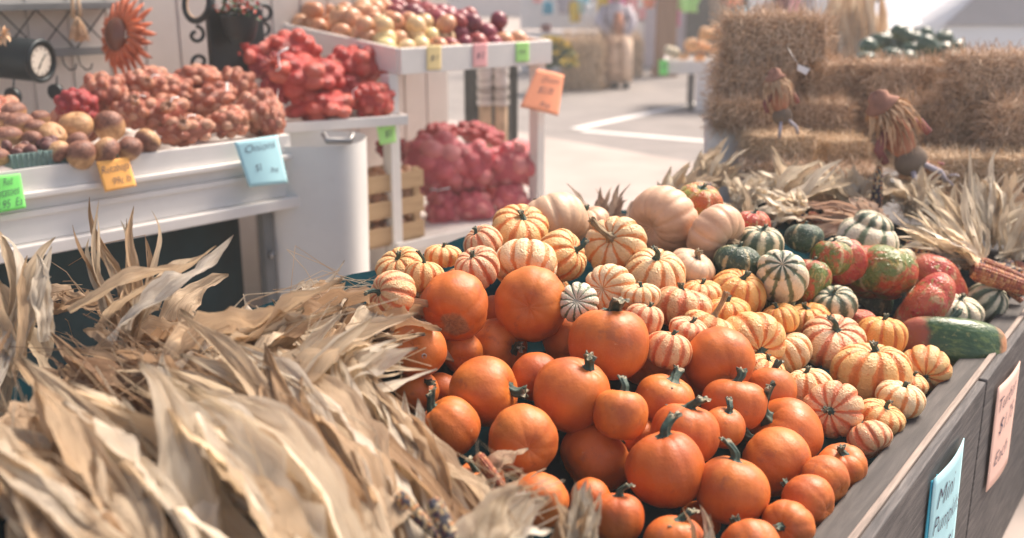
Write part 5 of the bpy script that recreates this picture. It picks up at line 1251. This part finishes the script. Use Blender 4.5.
# lower shelf: crate and sacks
c0 = Ppl(371, 240, SG(0, -.02, .4), SG.b); c1 = Ppl(428, 222, SG(0, -.02, .4), SG.b)
cx0 = SG.inv(c0)[0]; cx1 = SG.inv(c1)[0]
y0_, y1_ = .015, .20; cz = .374
o = thing('wooden_crate', 'slatted wooden crate of small onions on the low shelf of the white rack', 'crate', SG((cx0 + cx1) / 2, .25, cz))
mb = MB()
for k in range(3):
    z = cz + .012 + k * .105
    mb.box(cx0, cx1, y0_, y0_ + .010, z, z + .068, SG).box(cx0, cx1, y1_, y1_ + .01, z, z + .068, SG).box(cx0 - .010, cx0, y0_, y1_, z, z + .068, SG).box(cx1, cx1 + .010, y0_, y1_, z, z + .068, SG)
mb.build('slats', MAT['crate_wood'], o, .001)
mb = MB()
for x in (cx0 + .001, cx1 - .031):
    for y in (y0_ + .011, y1_ - .03): mb.box(x, x + .03, y, y + .025, cz, cz + .30, SG)
mb.build('corner_posts', MAT['crate_wood'], o)
MB().box(cx0, cx1, y0_ + .011, y1_ - .001, cz, cz + .010, SG).build('base', MAT['crate_wood'], o)
k = 0
for zi, z in enumerate((cz + .05, cz + .125, cz + .195, cz + .27)):
    for xi in range(5):
        for yi in range(2):
            c = SG(cx0 + .04 + (cx1 - cx0 - .08) * xi / 4, y0_ + .05 + yi * .05 + rr.uniform(-.01, .01), z + rr.uniform(-.01, .01))
            o2 = thing('onion', 'crate onion, %s layer up, %s from the left, %s row' % (ORD[zi], ORD[xi], ('front', 'second')[yi]), 'onion', c, 'small onions in the wooden crate', worldparts=False)
            d = rr.uniform(.058, .068); o2.scale = (d, d, d); o2.rotation_euler = (rr.uniform(-1, 1), rr.uniform(-1, 1), 0); link('skin', mcopy('onion%d' % (k % 3), 'onion_tan'), o2); k += 1
LS = [(436,165,70,66,'sack0','net_pink','tall pink red net sack standing right of the wooden crate',.30), (472,166,58,52,'sack1','net_pink','pink red net sack in the middle of the low shelf, upper layer',.22), (512,166,64,60,'sack2','net_pink','big pink red net sack bulging past the right leg of the low shelf',.14),
      (443,211,44,46,'sack1','net_pink','pink red net sack at the bottom left beside the crate',.24), (474,207,50,38,'sack2','net_pink','pink red net sack in the middle of the lower layer',.16), (510,198,46,34,'sack2','net_pink','pink red net sack at the bottom right of the low shelf',.10),
      (437,134,50,22,'bag2','net_dark','dark red net sack lying at the back of the low shelf on top',.5), (480,134,60,24,'bag2','net_dark','dark red net sack behind the tall ones, near the wrapped stakes',.55), (395,150,40,24,'bag1','net_dark','dark red net sack behind the wooden crate',.5), (470,190,70,50,'bag3','net_dark','dark red net sack behind the lower layer',.4)]
for px, py, w, h, me, mt, lab, y in LS:
    c = Ppl(px, py, SG(0, y, .5), SG.b); k = depth(c) / FP
    bag('onion_sack', lab, c, w * k * 1.0, h * k * 1.04, me, mt, 'red net sacks on the low shelf of the white rack', (R.uniform(-.1, .1), R.uniform(-.25, .25), .5 + R.uniform(-.3, .3)), (-.1, -.7, -.5) if 'tall' in lab else None)
# bundle of wrapped stakes and a dark panel behind the rack
g = P(483, 100, 5.6); o = thing('dark_panel', 'dark grey corrugated panel leaning behind the onion rack', 'panel', (g.x, g.y, 0))
mb = MB(); Pf = Frame((P(470, 100, 5.9).x, P(470, 100, 5.9).y, 0), (1, .2))
for i in range(7): mb.box(-.03 + i * .045, .01 + i * .045, 0, .02 + .01 * (i % 2), 0, 1.0, Pf)
mb.build('sheet', MAT['far_dark'], o)
for k, px in enumerate((485, 501)):
    b = P(px, 100, 5.55); o = thing('wrapped_stakes', ['left pale bundle of wooden stakes wrapped in clear film behind the onion rack', 'right pale bundle of wooden stakes wrapped in clear film behind the onion rack'][k], 'stakes', (b.x, b.y, 0), 'wrapped stakes behind the rack')
    mb = MB()
    for i in range(7):
        a = i * .9; mb.tube([(b.x + math.cos(a) * .022, b.y + math.sin(a) * .022, 0), (b.x + math.cos(a) * .024, b.y + math.sin(a) * .02, 1.12)], .013, 7)
    mb.build('stakes', MAT['stake_wood'], o)
    MB().grid(20, 24, lambda u, v: Vector((b.x + math.cos(u * 6.2832) * (.042 + .004 * math.sin(v * 40)), b.y + math.sin(u * 6.2832) * .042, .75 + .35 * v))).build('film', MAT['birch_wrap'], o)
# roof over the stalls is out of frame; posts etc. in the background ------------------------------
def gp(px, py): return Pz(px, py, 0)
mb = MB().box(-40, 50, -8, 60, -.3, 0); struct('asphalt_ground', mb, MAT['asphalt'])
A = gp(540, 137); B = gp(712, 167)
e = (B - A).normalized(); nn_ = Vector((e.y, -e.x, 0))
q = [A - e * 12, A + e * 14, A + e * 14 + nn_ * 16, A - e * 12 + nn_ * 16]
struct('concrete_apron', MB().add([v + Vector((0, 0, .012)) for v in q] + [v - Vector((0, 0, .1)) for v in q], [(0, 1, 2, 3), (0, 4, 5, 1), (1, 5, 6, 2), (2, 6, 7, 3), (3, 7, 4, 0)]), MAT['concrete'])
def line(a, b, w, nm):
    a = gp(*a); b = gp(*b); d = (b - a).normalized(); s = Vector((-d.y, d.x, 0)) * w / 2
    struct(nm, MB().add([v + Vector((0, 0, .004)) for v in (a - s, b - s, b + s, a + s)], [(0, 1, 2, 3)]), MAT['white_line'])
line((575, 129), (716, 99), .12, 'parking_line'); line((582, 131), (760, 146), .12, 'parking_line')
struct('far_lot', MB().add([Vector((-39, 24, .006)), Vector((49, 24, .006)), Vector((49, 59, .006)), Vector((-39, 59, .006))], [(0, 1, 2, 3)]), MAT['concrete'])
GF = lambda px, py, ang=0: Frame(gp(px, py), (math.cos(ang), math.sin(ang)))
# hay bales with a seated scarecrow
def bigbale(label, px0, px1, py0, py1, off=0, var=3):
    a = gp(px0, py1); b = gp(px1, py1); w = (b - a).length; t = depth(a); h = (py1 - py0) * t / FP
    c = (a + b) / 2 + Vector((0, .28 + off, h / 2)); bale(label, c, w, 0, var, 'full size hay bales in the background', sz=h / (w * .5), sy=.5 / (w * .55))
bigbale('big hay bale upright at the left, behind the potted yellow flowers', 563, 603, 42, 91)
bigbale('big hay bale under the seated scarecrow', 601, 620, 43, 89, .02, 1)
bigbale('big hay bale right of the seated scarecrow', 618, 645, 42, 80, .4)
sc0 = gp(618, 88); o = thing('scarecrow', 'seated scarecrow in a lilac grey shirt, beige trousers and black shoes on a hay bale', 'scarecrow', sc0)
X = sc0.x; Y = sc0.y
def tp(pts, r, nm, mt): MB().tube([Vector(p) for p in pts], r, 14).build(nm, MAT[mt], o)
mb = MB()
for s, dx in ((-1, -.10), (1, .06)):
    mb.tube([(X + dx * .7, Y + .38, .60), (X + dx * .8, Y + .2, .62), (X + dx + .02, Y + .0, .60), (X + dx + .03, Y - .04, .42), (X + dx + .03, Y - .03, .08)], [.12, .105, .10, .09, .10], 14)
mb.build('trousers', MAT['khaki_cloth'], o)
mb = MB()
mb.tube([(X - .02, Y + .40, .52), (X - .03, Y + .38, .75), (X - .03, Y + .36, 1.0), (X - .03, Y + .36, 1.12)], [.15, .17, .17, .08], 16)
mb.tube([(X - .18, Y + .35, 1.04), (X - .27, Y + .2, .85), (X - .15, Y + .05, .70)], [.07, .06, .05], 10); mb.tube([(X + .13, Y + .35, 1.04), (X + .2, Y + .2, .86), (X + .1, Y + .05, .70)], [.07, .06, .05], 10)
mb.build('shirt', MAT['lilac_cloth'], o)
mb = MB().tube([(X + .0, Y + .2, .98), (X + .0, Y + .17, .8), (X, Y + .16, .66)], [.05, .08, .07], 10); mb.build('bib', MAT['rust_cloth'], o)
MB().grid(20, 12, lambda u, v: Vector((X - .03 + math.cos(u * 6.28) * .11 * math.sin(v * 3.14), Y + .34 + math.sin(u * 6.28) * .11 * math.sin(v * 3.14), 1.26 - .13 * math.cos(v * 3.14)))).build('head', MAT['burlap'], o)
MB().grid(24, 3, lambda u, v: Vector((X - .03 + math.cos(u * 6.28) * [.24, .13, .11, .01][round(v * 3)], Y + .34 + math.sin(u * 6.28) * [.24, .13, .11, .01][round(v * 3)], [1.32, 1.34, 1.46, 1.48][round(v * 3)]))).build('straw_hat', MAT['raffia'], o)
for dx in (-.08, .08): MB().grid(16, 10, lambda u, v: Vector((X + dx + .02 + math.cos(u * 6.28) * .06 * math.sin(v * 3.14), Y - .08 - math.cos(v * 3.14) * .13, .05 + math.sin(u * 6.28) * .05 * math.sin(v * 3.14)))).build('shoe', MAT['black_shoe'], o)
# potted mum
mp = gp(551, 93); mp = mp + Vector((0, -.1, .05)); o = thing('potted_mum', 'potted mum with dark leaves and yellow flowers beside the big hay bale', 'plant', mp)
MB().grid(20, 4, lambda u, v: mp + Vector((math.cos(u * 6.28) * (.1 + .05 * v), math.sin(u * 6.28) * (.1 + .05 * v), .2 * v))).build('pot', MAT['brown_bag'], o)
for nm, mt, cnt_, lo in (('leaves', 'leaf_green', 700, 0), ('flowers', 'flower_yellow', 160, 1)):
    mb = MB(); r2 = random.Random(3 + lo)
    for i in range(cnt_):
        a = r2.uniform(0, 6.28); e_ = r2.uniform(0, 1.5); rad = .27 * (r2.uniform(.7, 1) if not lo else 1.02); d_ = Vector((math.cos(a) * math.cos(e_), math.sin(a) * math.cos(e_), math.sin(e_))); c = mp + Vector((0, 0, .30)) + Vector((d_.x * rad, d_.y * rad, d_.z * rad * 1.1))
        leaf(mb, c, c + (d_ + Vector([r2.gauss(0, .5) for _ in range(3)])).normalized() * .09, .07, .1, i, 4, 1)
    mb.build(nm, MAT[mt], o)
o = thing('litter', 'crumpled white paper scrap on the ground at the foot of the hay bales', 'paper', gp(592, 90)); c = gp(592, 90) + Vector((0, -.02, .05))
MB().grid(12, 8, lambda u, v: c + Vector((math.cos(u * 6.28) * .08 * math.sin(v * 3.14) * (1 + .4 * math.sin(u * 19)), math.sin(u * 6.28) * .06 * math.sin(v * 3.14), -.05 * math.cos(v * 3.14) * (1 + .3 * math.sin(u * 11 + 1)))), ).build('paper', MAT['plastic_white'], o)
# white cabinet
F = GF(626, 66); cab = thing('white_cabinet', 'white two door cabinet on a green foot beside the wooden post', 'cabinet', F(.2, .3, 0)); t = depth(gp(626, 66)); W1 = 30 * t / FP
H1 = 1.55
MB().box(0, W1, 0, .5, .12, .72, F).build('lower_door', MAT['plastic_white'], cab, .01); MB().box(0, W1, 0, .5, .735, H1, F).build('upper_door', MAT['plastic_white'], cab, .01)
MB().box(.03, W1 - .03, .03, .47, 0, .118, F).build('foot', MAT['leaf_green'], cab)
MB().box(.05, .08, -.02, -.001, .6, .69, F).build('handle', MAT['grey_metal'], cab); MB().box(.05, .08, -.02, -.001, .76, .9, F).build('handle', MAT['grey_metal'], cab)
# post
F = GF(656, 77); t = depth(gp(656, 77)); pw = 19 * t / FP
po = thing('wooden_post', 'thick square brown wooden post rising out of the picture', 'post', F(pw / 2, .1, 0)); MB().box(0, pw, 0, pw, 0, 3.4, F).build('timber', MAT['brown_post'], po, .01)
MB().box(-.03, pw + .03, -.03, pw + .03, 0, .12, F).build('base_trim', MAT['brown_post'], po, .01)
# table with pale gourds, boxes
t = 11.0; zt = P(690, 66, t).z
gA = P(664, 62, 11.3); F = Frame(gA, (1, -.15)); 
tb_ = thing('gourd_box', 'pale wooden display box of white and yellow gourds by the post', 'display box', F(.4, .3, 0))
zt = P(664, 61, 11.3).z; zb_ = P(664, 74, 11.3).z
MB().box(0, 1.2, 0, .02, zb_, zt, F).box(0, .02, .02, .8, zb_, zt, F).box(1.18, 1.2, .02, .8, zb_, zt, F).box(0, 1.2, .8, .82, zb_, zt, F).box(.02, 1.18, .02, .8, zb_, zb_ + .03, F).build('box_sides', MAT['white_paint'], tb_, .004)
for x in (.28, 1.1):
    for y in (.02, .74): MB().box(x, x + .06, y, y + .06, 0, zb_, F).build('leg', MAT['grey_wood'], tb_)
MB().box(.36, 1.08, .03, .05, 0, zb_ - .002, F).build('front_panel', MAT['plastic_white'], tb_)
for k, (px, py, w, mt, lab) in enumerate([(672,52,17,'pale_green_striped','green and white gourd at the left end of the gourd box'), (692,45,17,'striped_yellow','yellow striped gourd on the left of the gourd box'), (704,46,14,'striped_yellow','yellow gourd in the middle of the gourd box'), (707,34,17,'striped_yellow','yellow gourd on the upper layer of the gourd box'), (716,28,14,'striped_pale','white topped gourd highest in the gourd box'), (718,51,18,'striped_pale','cream gourd at the right of the gourd box'), (722,40,18,'striped_orange','golden gourd behind the cream one in the gourd box'), (684,56,12,'striped_pale','small cream gourd along the front edge of the gourd box'), (700,58,12,'striped_yellow','small yellow gourd along the front edge of the gourd box')]):
    c = P(px, py, 11.25 + .1 * (k % 3)); d = w * 11.3 / FP; g_ = thing('gourd', lab, 'gourd', c, 'pale gourds in the display box', worldparts=False); g_.scale = (d, d, d); g_.rotation_euler = (R.uniform(-.5, .5), R.uniform(-.5, .5), 0); link('rind', mcopy('carn%d' % (k % 5), mt), g_); s = link('stem', STEMS[0], g_); s.location = (0, 0, .3)
sign('price_sign', 'small bright green sign at the left end of the gourd box', 'price sign', [P(659, 60, 11.2), P(668, 60, 11.2), P(668, 75, 11.2), P(659, 75, 11.2)], 'card_green', [('$2', .25, .4, .75, .7)], .001, group='price signs')
sign('price_sign', 'small hot pink sign at the right end of the gourd box by the hay', 'price sign', [P(713, 70, 11.0), P(721, 71, 11.0), P(721, 85, 11.0), P(714, 84, 11.0)], 'card_hot', [('$1', .25, .4, .75, .7)], .001, group='price signs')
# rear stall: white boards with painted patterns, coloured hangings
F = Frame((P(505, 40, 16).x, 15.6, 0), (1, 0)); st = thing('rear_stall', 'open rear stall with white back boards and a dark interior', 'stall', F(2, .5, 0))
def bx(px0, px1, z0, z1, y, nm, mt):
    x0 = P(px0, 30, y + 0).x; 
    tt = y / .99; x0 = (px0 - 512) / FP * tt; x1 = (px1 - 512) / FP * tt
    MB().box(x0, x1, y, y + .05, z0, z1).build(nm, MAT[mt], st, .01)
bx(520, 626, .0, .62, 16.6, 'lower_board', 'plastic_white'); bx(520, 626, .66, 2.2, 16.6, 'upper_board', 'plastic_white')
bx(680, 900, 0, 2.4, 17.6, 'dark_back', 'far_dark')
bx(640, 682, 0, 2.4, 17.65, 'pale_back', 'lilac_cloth')
r2 = random.Random(4)
HG = [(566,2,18,24,'lilac_cloth'), (575,12,12,20,'flower_yellow'), (583,4,14,18,'card_blue'), (590,12,12,16,'tie_white'), (604,3,14,22,'flower_yellow'), (618,4,20,20,'card_hot'), (632,3,12,18,'card_rose'), (649,3,12,10,'card_salmon'), (686,5,26,14,'card_lime'), (676,18,8,16,'card_hot'), (548,8,10,12,'card_deepblue'), (546,28,10,8,'burgundy'), (733,2,20,10,'card_salmon'), (760,5,22,18,'tie_white'), (742,14,12,14,'card_blue'), (782,4,14,24,'burgundy'), (795,6,12,26,'card_rose'), (806,6,12,22,'lilac_cloth'), (770,10,14,16,'skin_cloth'), (824,6,20,30,'tie_white'), (718,8,18,30,'burlap'), (862,10,10,22,'burgundy'), (850,4,18,22,'tie_white'), (836,14,16,26,'raffia'), (538,-2,10,10,'card_rose'), (642,14,8,12,'card_rose')]
names = {'card_hot': 'hot pink', 'tie_white': 'white', 'burgundy': 'burgundy', 'card_rose': 'rose pink', 'lilac_cloth': 'lilac', 'flower_yellow': 'yellow', 'card_blue': 'light blue', 'card_salmon': 'salmon', 'card_lime': 'lime', 'card_deepblue': 'deep blue', 'skin_cloth': 'tan', 'burlap': 'brown', 'raffia': 'straw coloured'}
for k, (px, py, w, h, mt) in enumerate(HG):
    t = 15.3 if px < 700 else 14.5; c = P(px, py, t); q_ = t / FP
    where = ('above the potted mum' if px < 560 else 'above the big hay bales' if px < 600 else 'over the seated scarecrow' if px < 640 else 'beside the wooden post' if px < 700 else 'above the left hay stack' if px < 800 else 'above the dark melons')
    o = thing('hanging_cloth', '%s cloth hanging %s, %s' % (names[mt], where, ('%s one' % ['wide', 'narrow', 'small', 'long', 'short', 'ragged'][k % 6]) if True else ''), 'cloth', c, 'coloured cloth hangings on the rear stall')
    MB().grid(10, 8, lambda u, v: c + Vector(((u - .5) * w * q_ * (1 - .15 * v + .1 * math.sin(v * 5 + k)), .04 * math.sin(u * 9 + k), (.5 - v) * h * q_)), closed=False).build('cloth', MAT[mt], o, solid=.01)
MB().tube([P(500, -8, 15.6), P(900, -8, 15.0)], .02, 8).build('hanging_rail', MAT['rack_metal'], st)
# corn shock right of the hay stack, in the background
cs = gp(846, 100) if False else P(846, 60, 9.5); cs.z = 0
o = thing('corn_shock', 'tall pale tan corn shock between the hay stacks and the melons', 'corn shock', cs); mb = MB()
for i in range(110):
    a = r2.uniform(0, 6.28); r = r2.uniform(.05, .26); p = cs + Vector((math.cos(a) * r, math.sin(a) * r, 0)); e1 = cs + Vector((math.cos(a) * (r * .5 + .04), math.sin(a) * (r * .5 + .04), r2.uniform(1.1, 1.6)))
    leaf(mb, p, e1, .07, .02, 900 + i, 8, 1)
mb.build('husk', MAT['husk'], o); MB().tube([cs + Vector((math.cos(k * .4) * .15, math.sin(k * .4) * .15, .8)) for k in range(17)], .012, 6, False).build('tie', MAT['raffia'], o)
# bin of dark melons
mt_ = 6.6; mo = P(890, 60, mt_); o = thing('melon_bin', 'wooden bin holding dark green striped melons behind the hay', 'bin', (mo.x, mo.y + .4, 0))
F = Frame((P(845, 60, mt_).x, mo.y, 0), (1, .05)); zt = P(890, 74, mt_).z
MB().box(0, 1.3, 0, .03, 0, zt, F).box(0, .03, .03, .9, 0, zt, F).box(1.27, 1.3, .03, .9, 0, zt, F).box(0, 1.3, .9, .93, 0, zt, F).build('boards', MAT['crate_wood'], o, .004); MB().box(.03, 1.27, .03, .9, zt - .12, zt - .1, F).build('floor', MAT['crate_wood'], o)
ML = [(866,60,20),(880,68,22),(878,44,22),(868,47,18),(893,58,22),(898,47,22),(905,62,24),(913,50,22),(922,60,24),(928,46,22),(940,52,22),(936,64,20),(912,37,18),(925,36,18),(888,40,18),(900,33,18),(951,60,20),(955,48,20),(865,74,18),(896,74,20),(944,38,18)]
for k, (px, py, w) in enumerate(ML):
    c = P(px, py, mt_ + .12 * (k % 3) + (74 - py) * .012); d = w * c.y / FP
    wh = ['lowest', 'low', 'middle', 'upper', 'topmost'][min(4, max(0, int((78 - py) / 9)))]
    g_ = thing('melon', 'dark green melon in the %s layer of the bin, %s from the left' % (wh, ORD[sorted(ML).index((px, py, w))]), 'melon', c, 'dark green melons in the bin behind the hay', worldparts=False)
    g_.scale = (d * 1.15, d, d); g_.rotation_euler = (R.uniform(-.6, .6), R.uniform(-.6, .6), R.uniform(0, 3)); link('rind', mcopy('orange%d' % (k % 5), 'melon_rind'), g_); s = link('stem', STEMS[3], g_); s.location = (0, 0, .42)
    if px == 880: 
        lb = MB().grid(14, 6, lambda u, v: Vector((math.cos(u * 6.28) * .24 * v, -.5 * math.cos(v * .5) - .01, math.sin(u * 6.28) * .22 * v))).build('orange_sticker', MAT['card_salmon'], g_)
        g_.rotation_euler = (0, 0, 0)
# parked car ------------------------------------------------------------
F0 = Frame((P(868, 40, 9.4).x, P(868, 40, 9.4).y, 0), (1, .10)); F = lambda x, y, z: F0(4.42 - x, y, z); car = thing('parked_car', 'white parked car washed out by the sun in the far upper right', 'car', F(2, .9, 0))
prof = [(0, .35), (.02, .62), (.12, .80), (.95, .93), (1.05, .95), (1.65, 1.36), (2.3, 1.44), (3.3, 1.40), (3.9, 1.05), (4.35, .95), (4.42, .6), (4.4, .35)]
def carside(y, z_in=0): return [F(x, y, z) for x, z in prof]
mb = MB(); n_ = len(prof); sec = []
for y, inset in ((0, .06), (.08, 0), (1.62, 0), (1.70, .06)):
    sec.append([F(x + (inset if x < 2 else -inset), y + (.16 * max(0, z - .95) / .45 * (1 if y < .8 else -1)), z - inset * (z > .9)) for x, z in prof])
vs = [v for s in sec for v in s]; fs = []
for a in range(3):
    for i in range(n_): fs.append((a * n_ + i, a * n_ + (i + 1) % n_, (a + 1) * n_ + (i + 1) % n_, (a + 1) * n_ + i))
fs += [tuple(range(n_)), tuple(reversed(range(3 * n_, 4 * n_)))]
mb.add(vs, fs, None, None, False); mb.build('body', MAT['car_paint'], car, .03)
def glass(pts, nm): MB().add(pts, [tuple(range(len(pts)))]).build(nm, MAT['car_glass'], car, solid=.012)
def sy(z): return .16 * max(0, z - .95) / .45 - .012
glass([F(1.28, sy(1.0), 1.0), F(2.3, sy(1.0), 1.0), F(2.3, sy(1.36), 1.36), F(1.72, sy(1.32), 1.32)], 'side_window'); glass([F(2.38, sy(1.0), 1.0), F(3.7, sy(1.0), 1.0), F(3.28, sy(1.33), 1.33), F(2.38, sy(1.36), 1.36)], 'side_window')
glass([F(1.12, .25, 1.0), F(1.62, .32, 1.345), F(1.62, 1.38, 1.345), F(1.12, 1.45, 1.0)], 'windscreen')
for x in (.85, 3.5):
    for y in (-.02, 1.52):
        w = MB().grid(28, 5, lambda u, v: F(x + math.cos(u * 6.2832) * [.2, .31, .33, .33, .31, .2][round(v * 5)], y + .04 + .2 * v * .7, .33 + math.sin(u * 6.2832) * [.2, .31, .33, .33, .31, .2][round(v * 5)])).build('tyre', MAT['tyre'], car)
        MB().disc(F(x, y + .035, .33), F0.a, Vector((0, 0, 1)), .2, 20).build('rim', MAT['chrome'], w)
MB().box(.02, .2, .1, .45, .62, .74, F).build('headlight', MAT['chrome'], car, .02); MB().box(.02, .2, 1.25, 1.6, .62, .74, F).build('headlight', MAT['chrome'], car, .02)
MB().box(1.25, 1.42, -.14, .0, 1.0, 1.12, F).build('wing_mirror', MAT['car_paint'], car, .03)
# far pale building
fb = thing('far_building', 'pale pinkish building front far behind the parked car', 'building', (12, 42, 0)); Fb = Frame((-30, 44, 0), (1, 0))
MB().box(0, 70, 0, .4, 0, 4.5, Fb).build('wall', MAT['pale_facade'], fb)
MB().box(0, 70, -.6, .4, 4.5, 4.8, Fb).build('roof', MAT['far_dark'], fb)
for i in range(9): MB().box(4 + i * 7, 6.4 + i * 7, -.05, -.001, 1.0, 2.6, Fb).build('window', MAT['car_glass'], fb)

hz = MB().box(-42, 52, -10, 62, -1.3, 5.4).build('added_haze', bpy.data.materials.new('added_haze')); tag(hz, None, None, None, 'stuff')  # thin volume added to lift the blacks and wash out the distance
hm = hz.data.materials[0]; hm.use_nodes = True; ht = hm.node_tree; ht.nodes.remove(ht.nodes['Principled BSDF'])
pv = ht.nodes.new('ShaderNodeVolumePrincipled'); pv.inputs['Density'].default_value = .0095; pv.inputs['Color'].default_value = (1, .97, .93, 1); pv.inputs['Anisotropy'].default_value = 0
ht.links.new(pv.outputs[0], ht.nodes['Material Output'].inputs['Volume'])
# ------------------------------------------------------------------ light
w = bpy.data.worlds.new('World'); sc.world = w; w.use_nodes = True
EL, AZ = math.radians(52), math.radians(48)
sky = w.node_tree.nodes.new('ShaderNodeTexSky'); sky.sky_type = 'NISHITA'; sky.sun_disc = False; sky.sun_elevation = EL; sky.sun_rotation = AZ; sky.dust_density = 2.5
bg = w.node_tree.nodes['Background']; sky.ozone_density = 0; sky.air_density = .8
tm = w.node_tree.nodes.new('ShaderNodeMix'); tm.data_type = 'RGBA'; tm.blend_type = 'MULTIPLY'; tm.inputs[0].default_value = 1; tm.inputs[7].default_value = (1, .89, .79, 1); w.node_tree.links.new(sky.outputs[0], tm.inputs[6]); w.node_tree.links.new(tm.outputs[2], bg.inputs[0]); bg.inputs[1].default_value = .12
sl = bpy.data.lights.new('sun', 'SUN'); so = bpy.data.objects.new('sun', sl); COL.objects.link(so)
sl.energy = 3.2; sl.angle = math.radians(26); sl.color = (1, .87, .75)
sd_ = Vector((math.sin(AZ) * math.cos(EL), math.cos(AZ) * math.cos(EL), math.sin(EL)))
so.rotation_mode = 'QUATERNION'; so.rotation_quaternion = Vector((0, 0, 1)).rotation_difference(sd_)
sc.view_settings.view_transform = 'Standard'; sc.view_settings.look = 'None'; sc.view_settings.gamma = 1; sc.view_settings.exposure = 1.2
sc.render.engine = 'CYCLES'; sc.cycles.max_bounces = 6; sc.cycles.diffuse_bounces = 4
for o in sc.objects:
    if '_w' in o: del o['_w']
for m_ in bpy.data.meshes:
    if 'zz' in m_: del m_['zz']
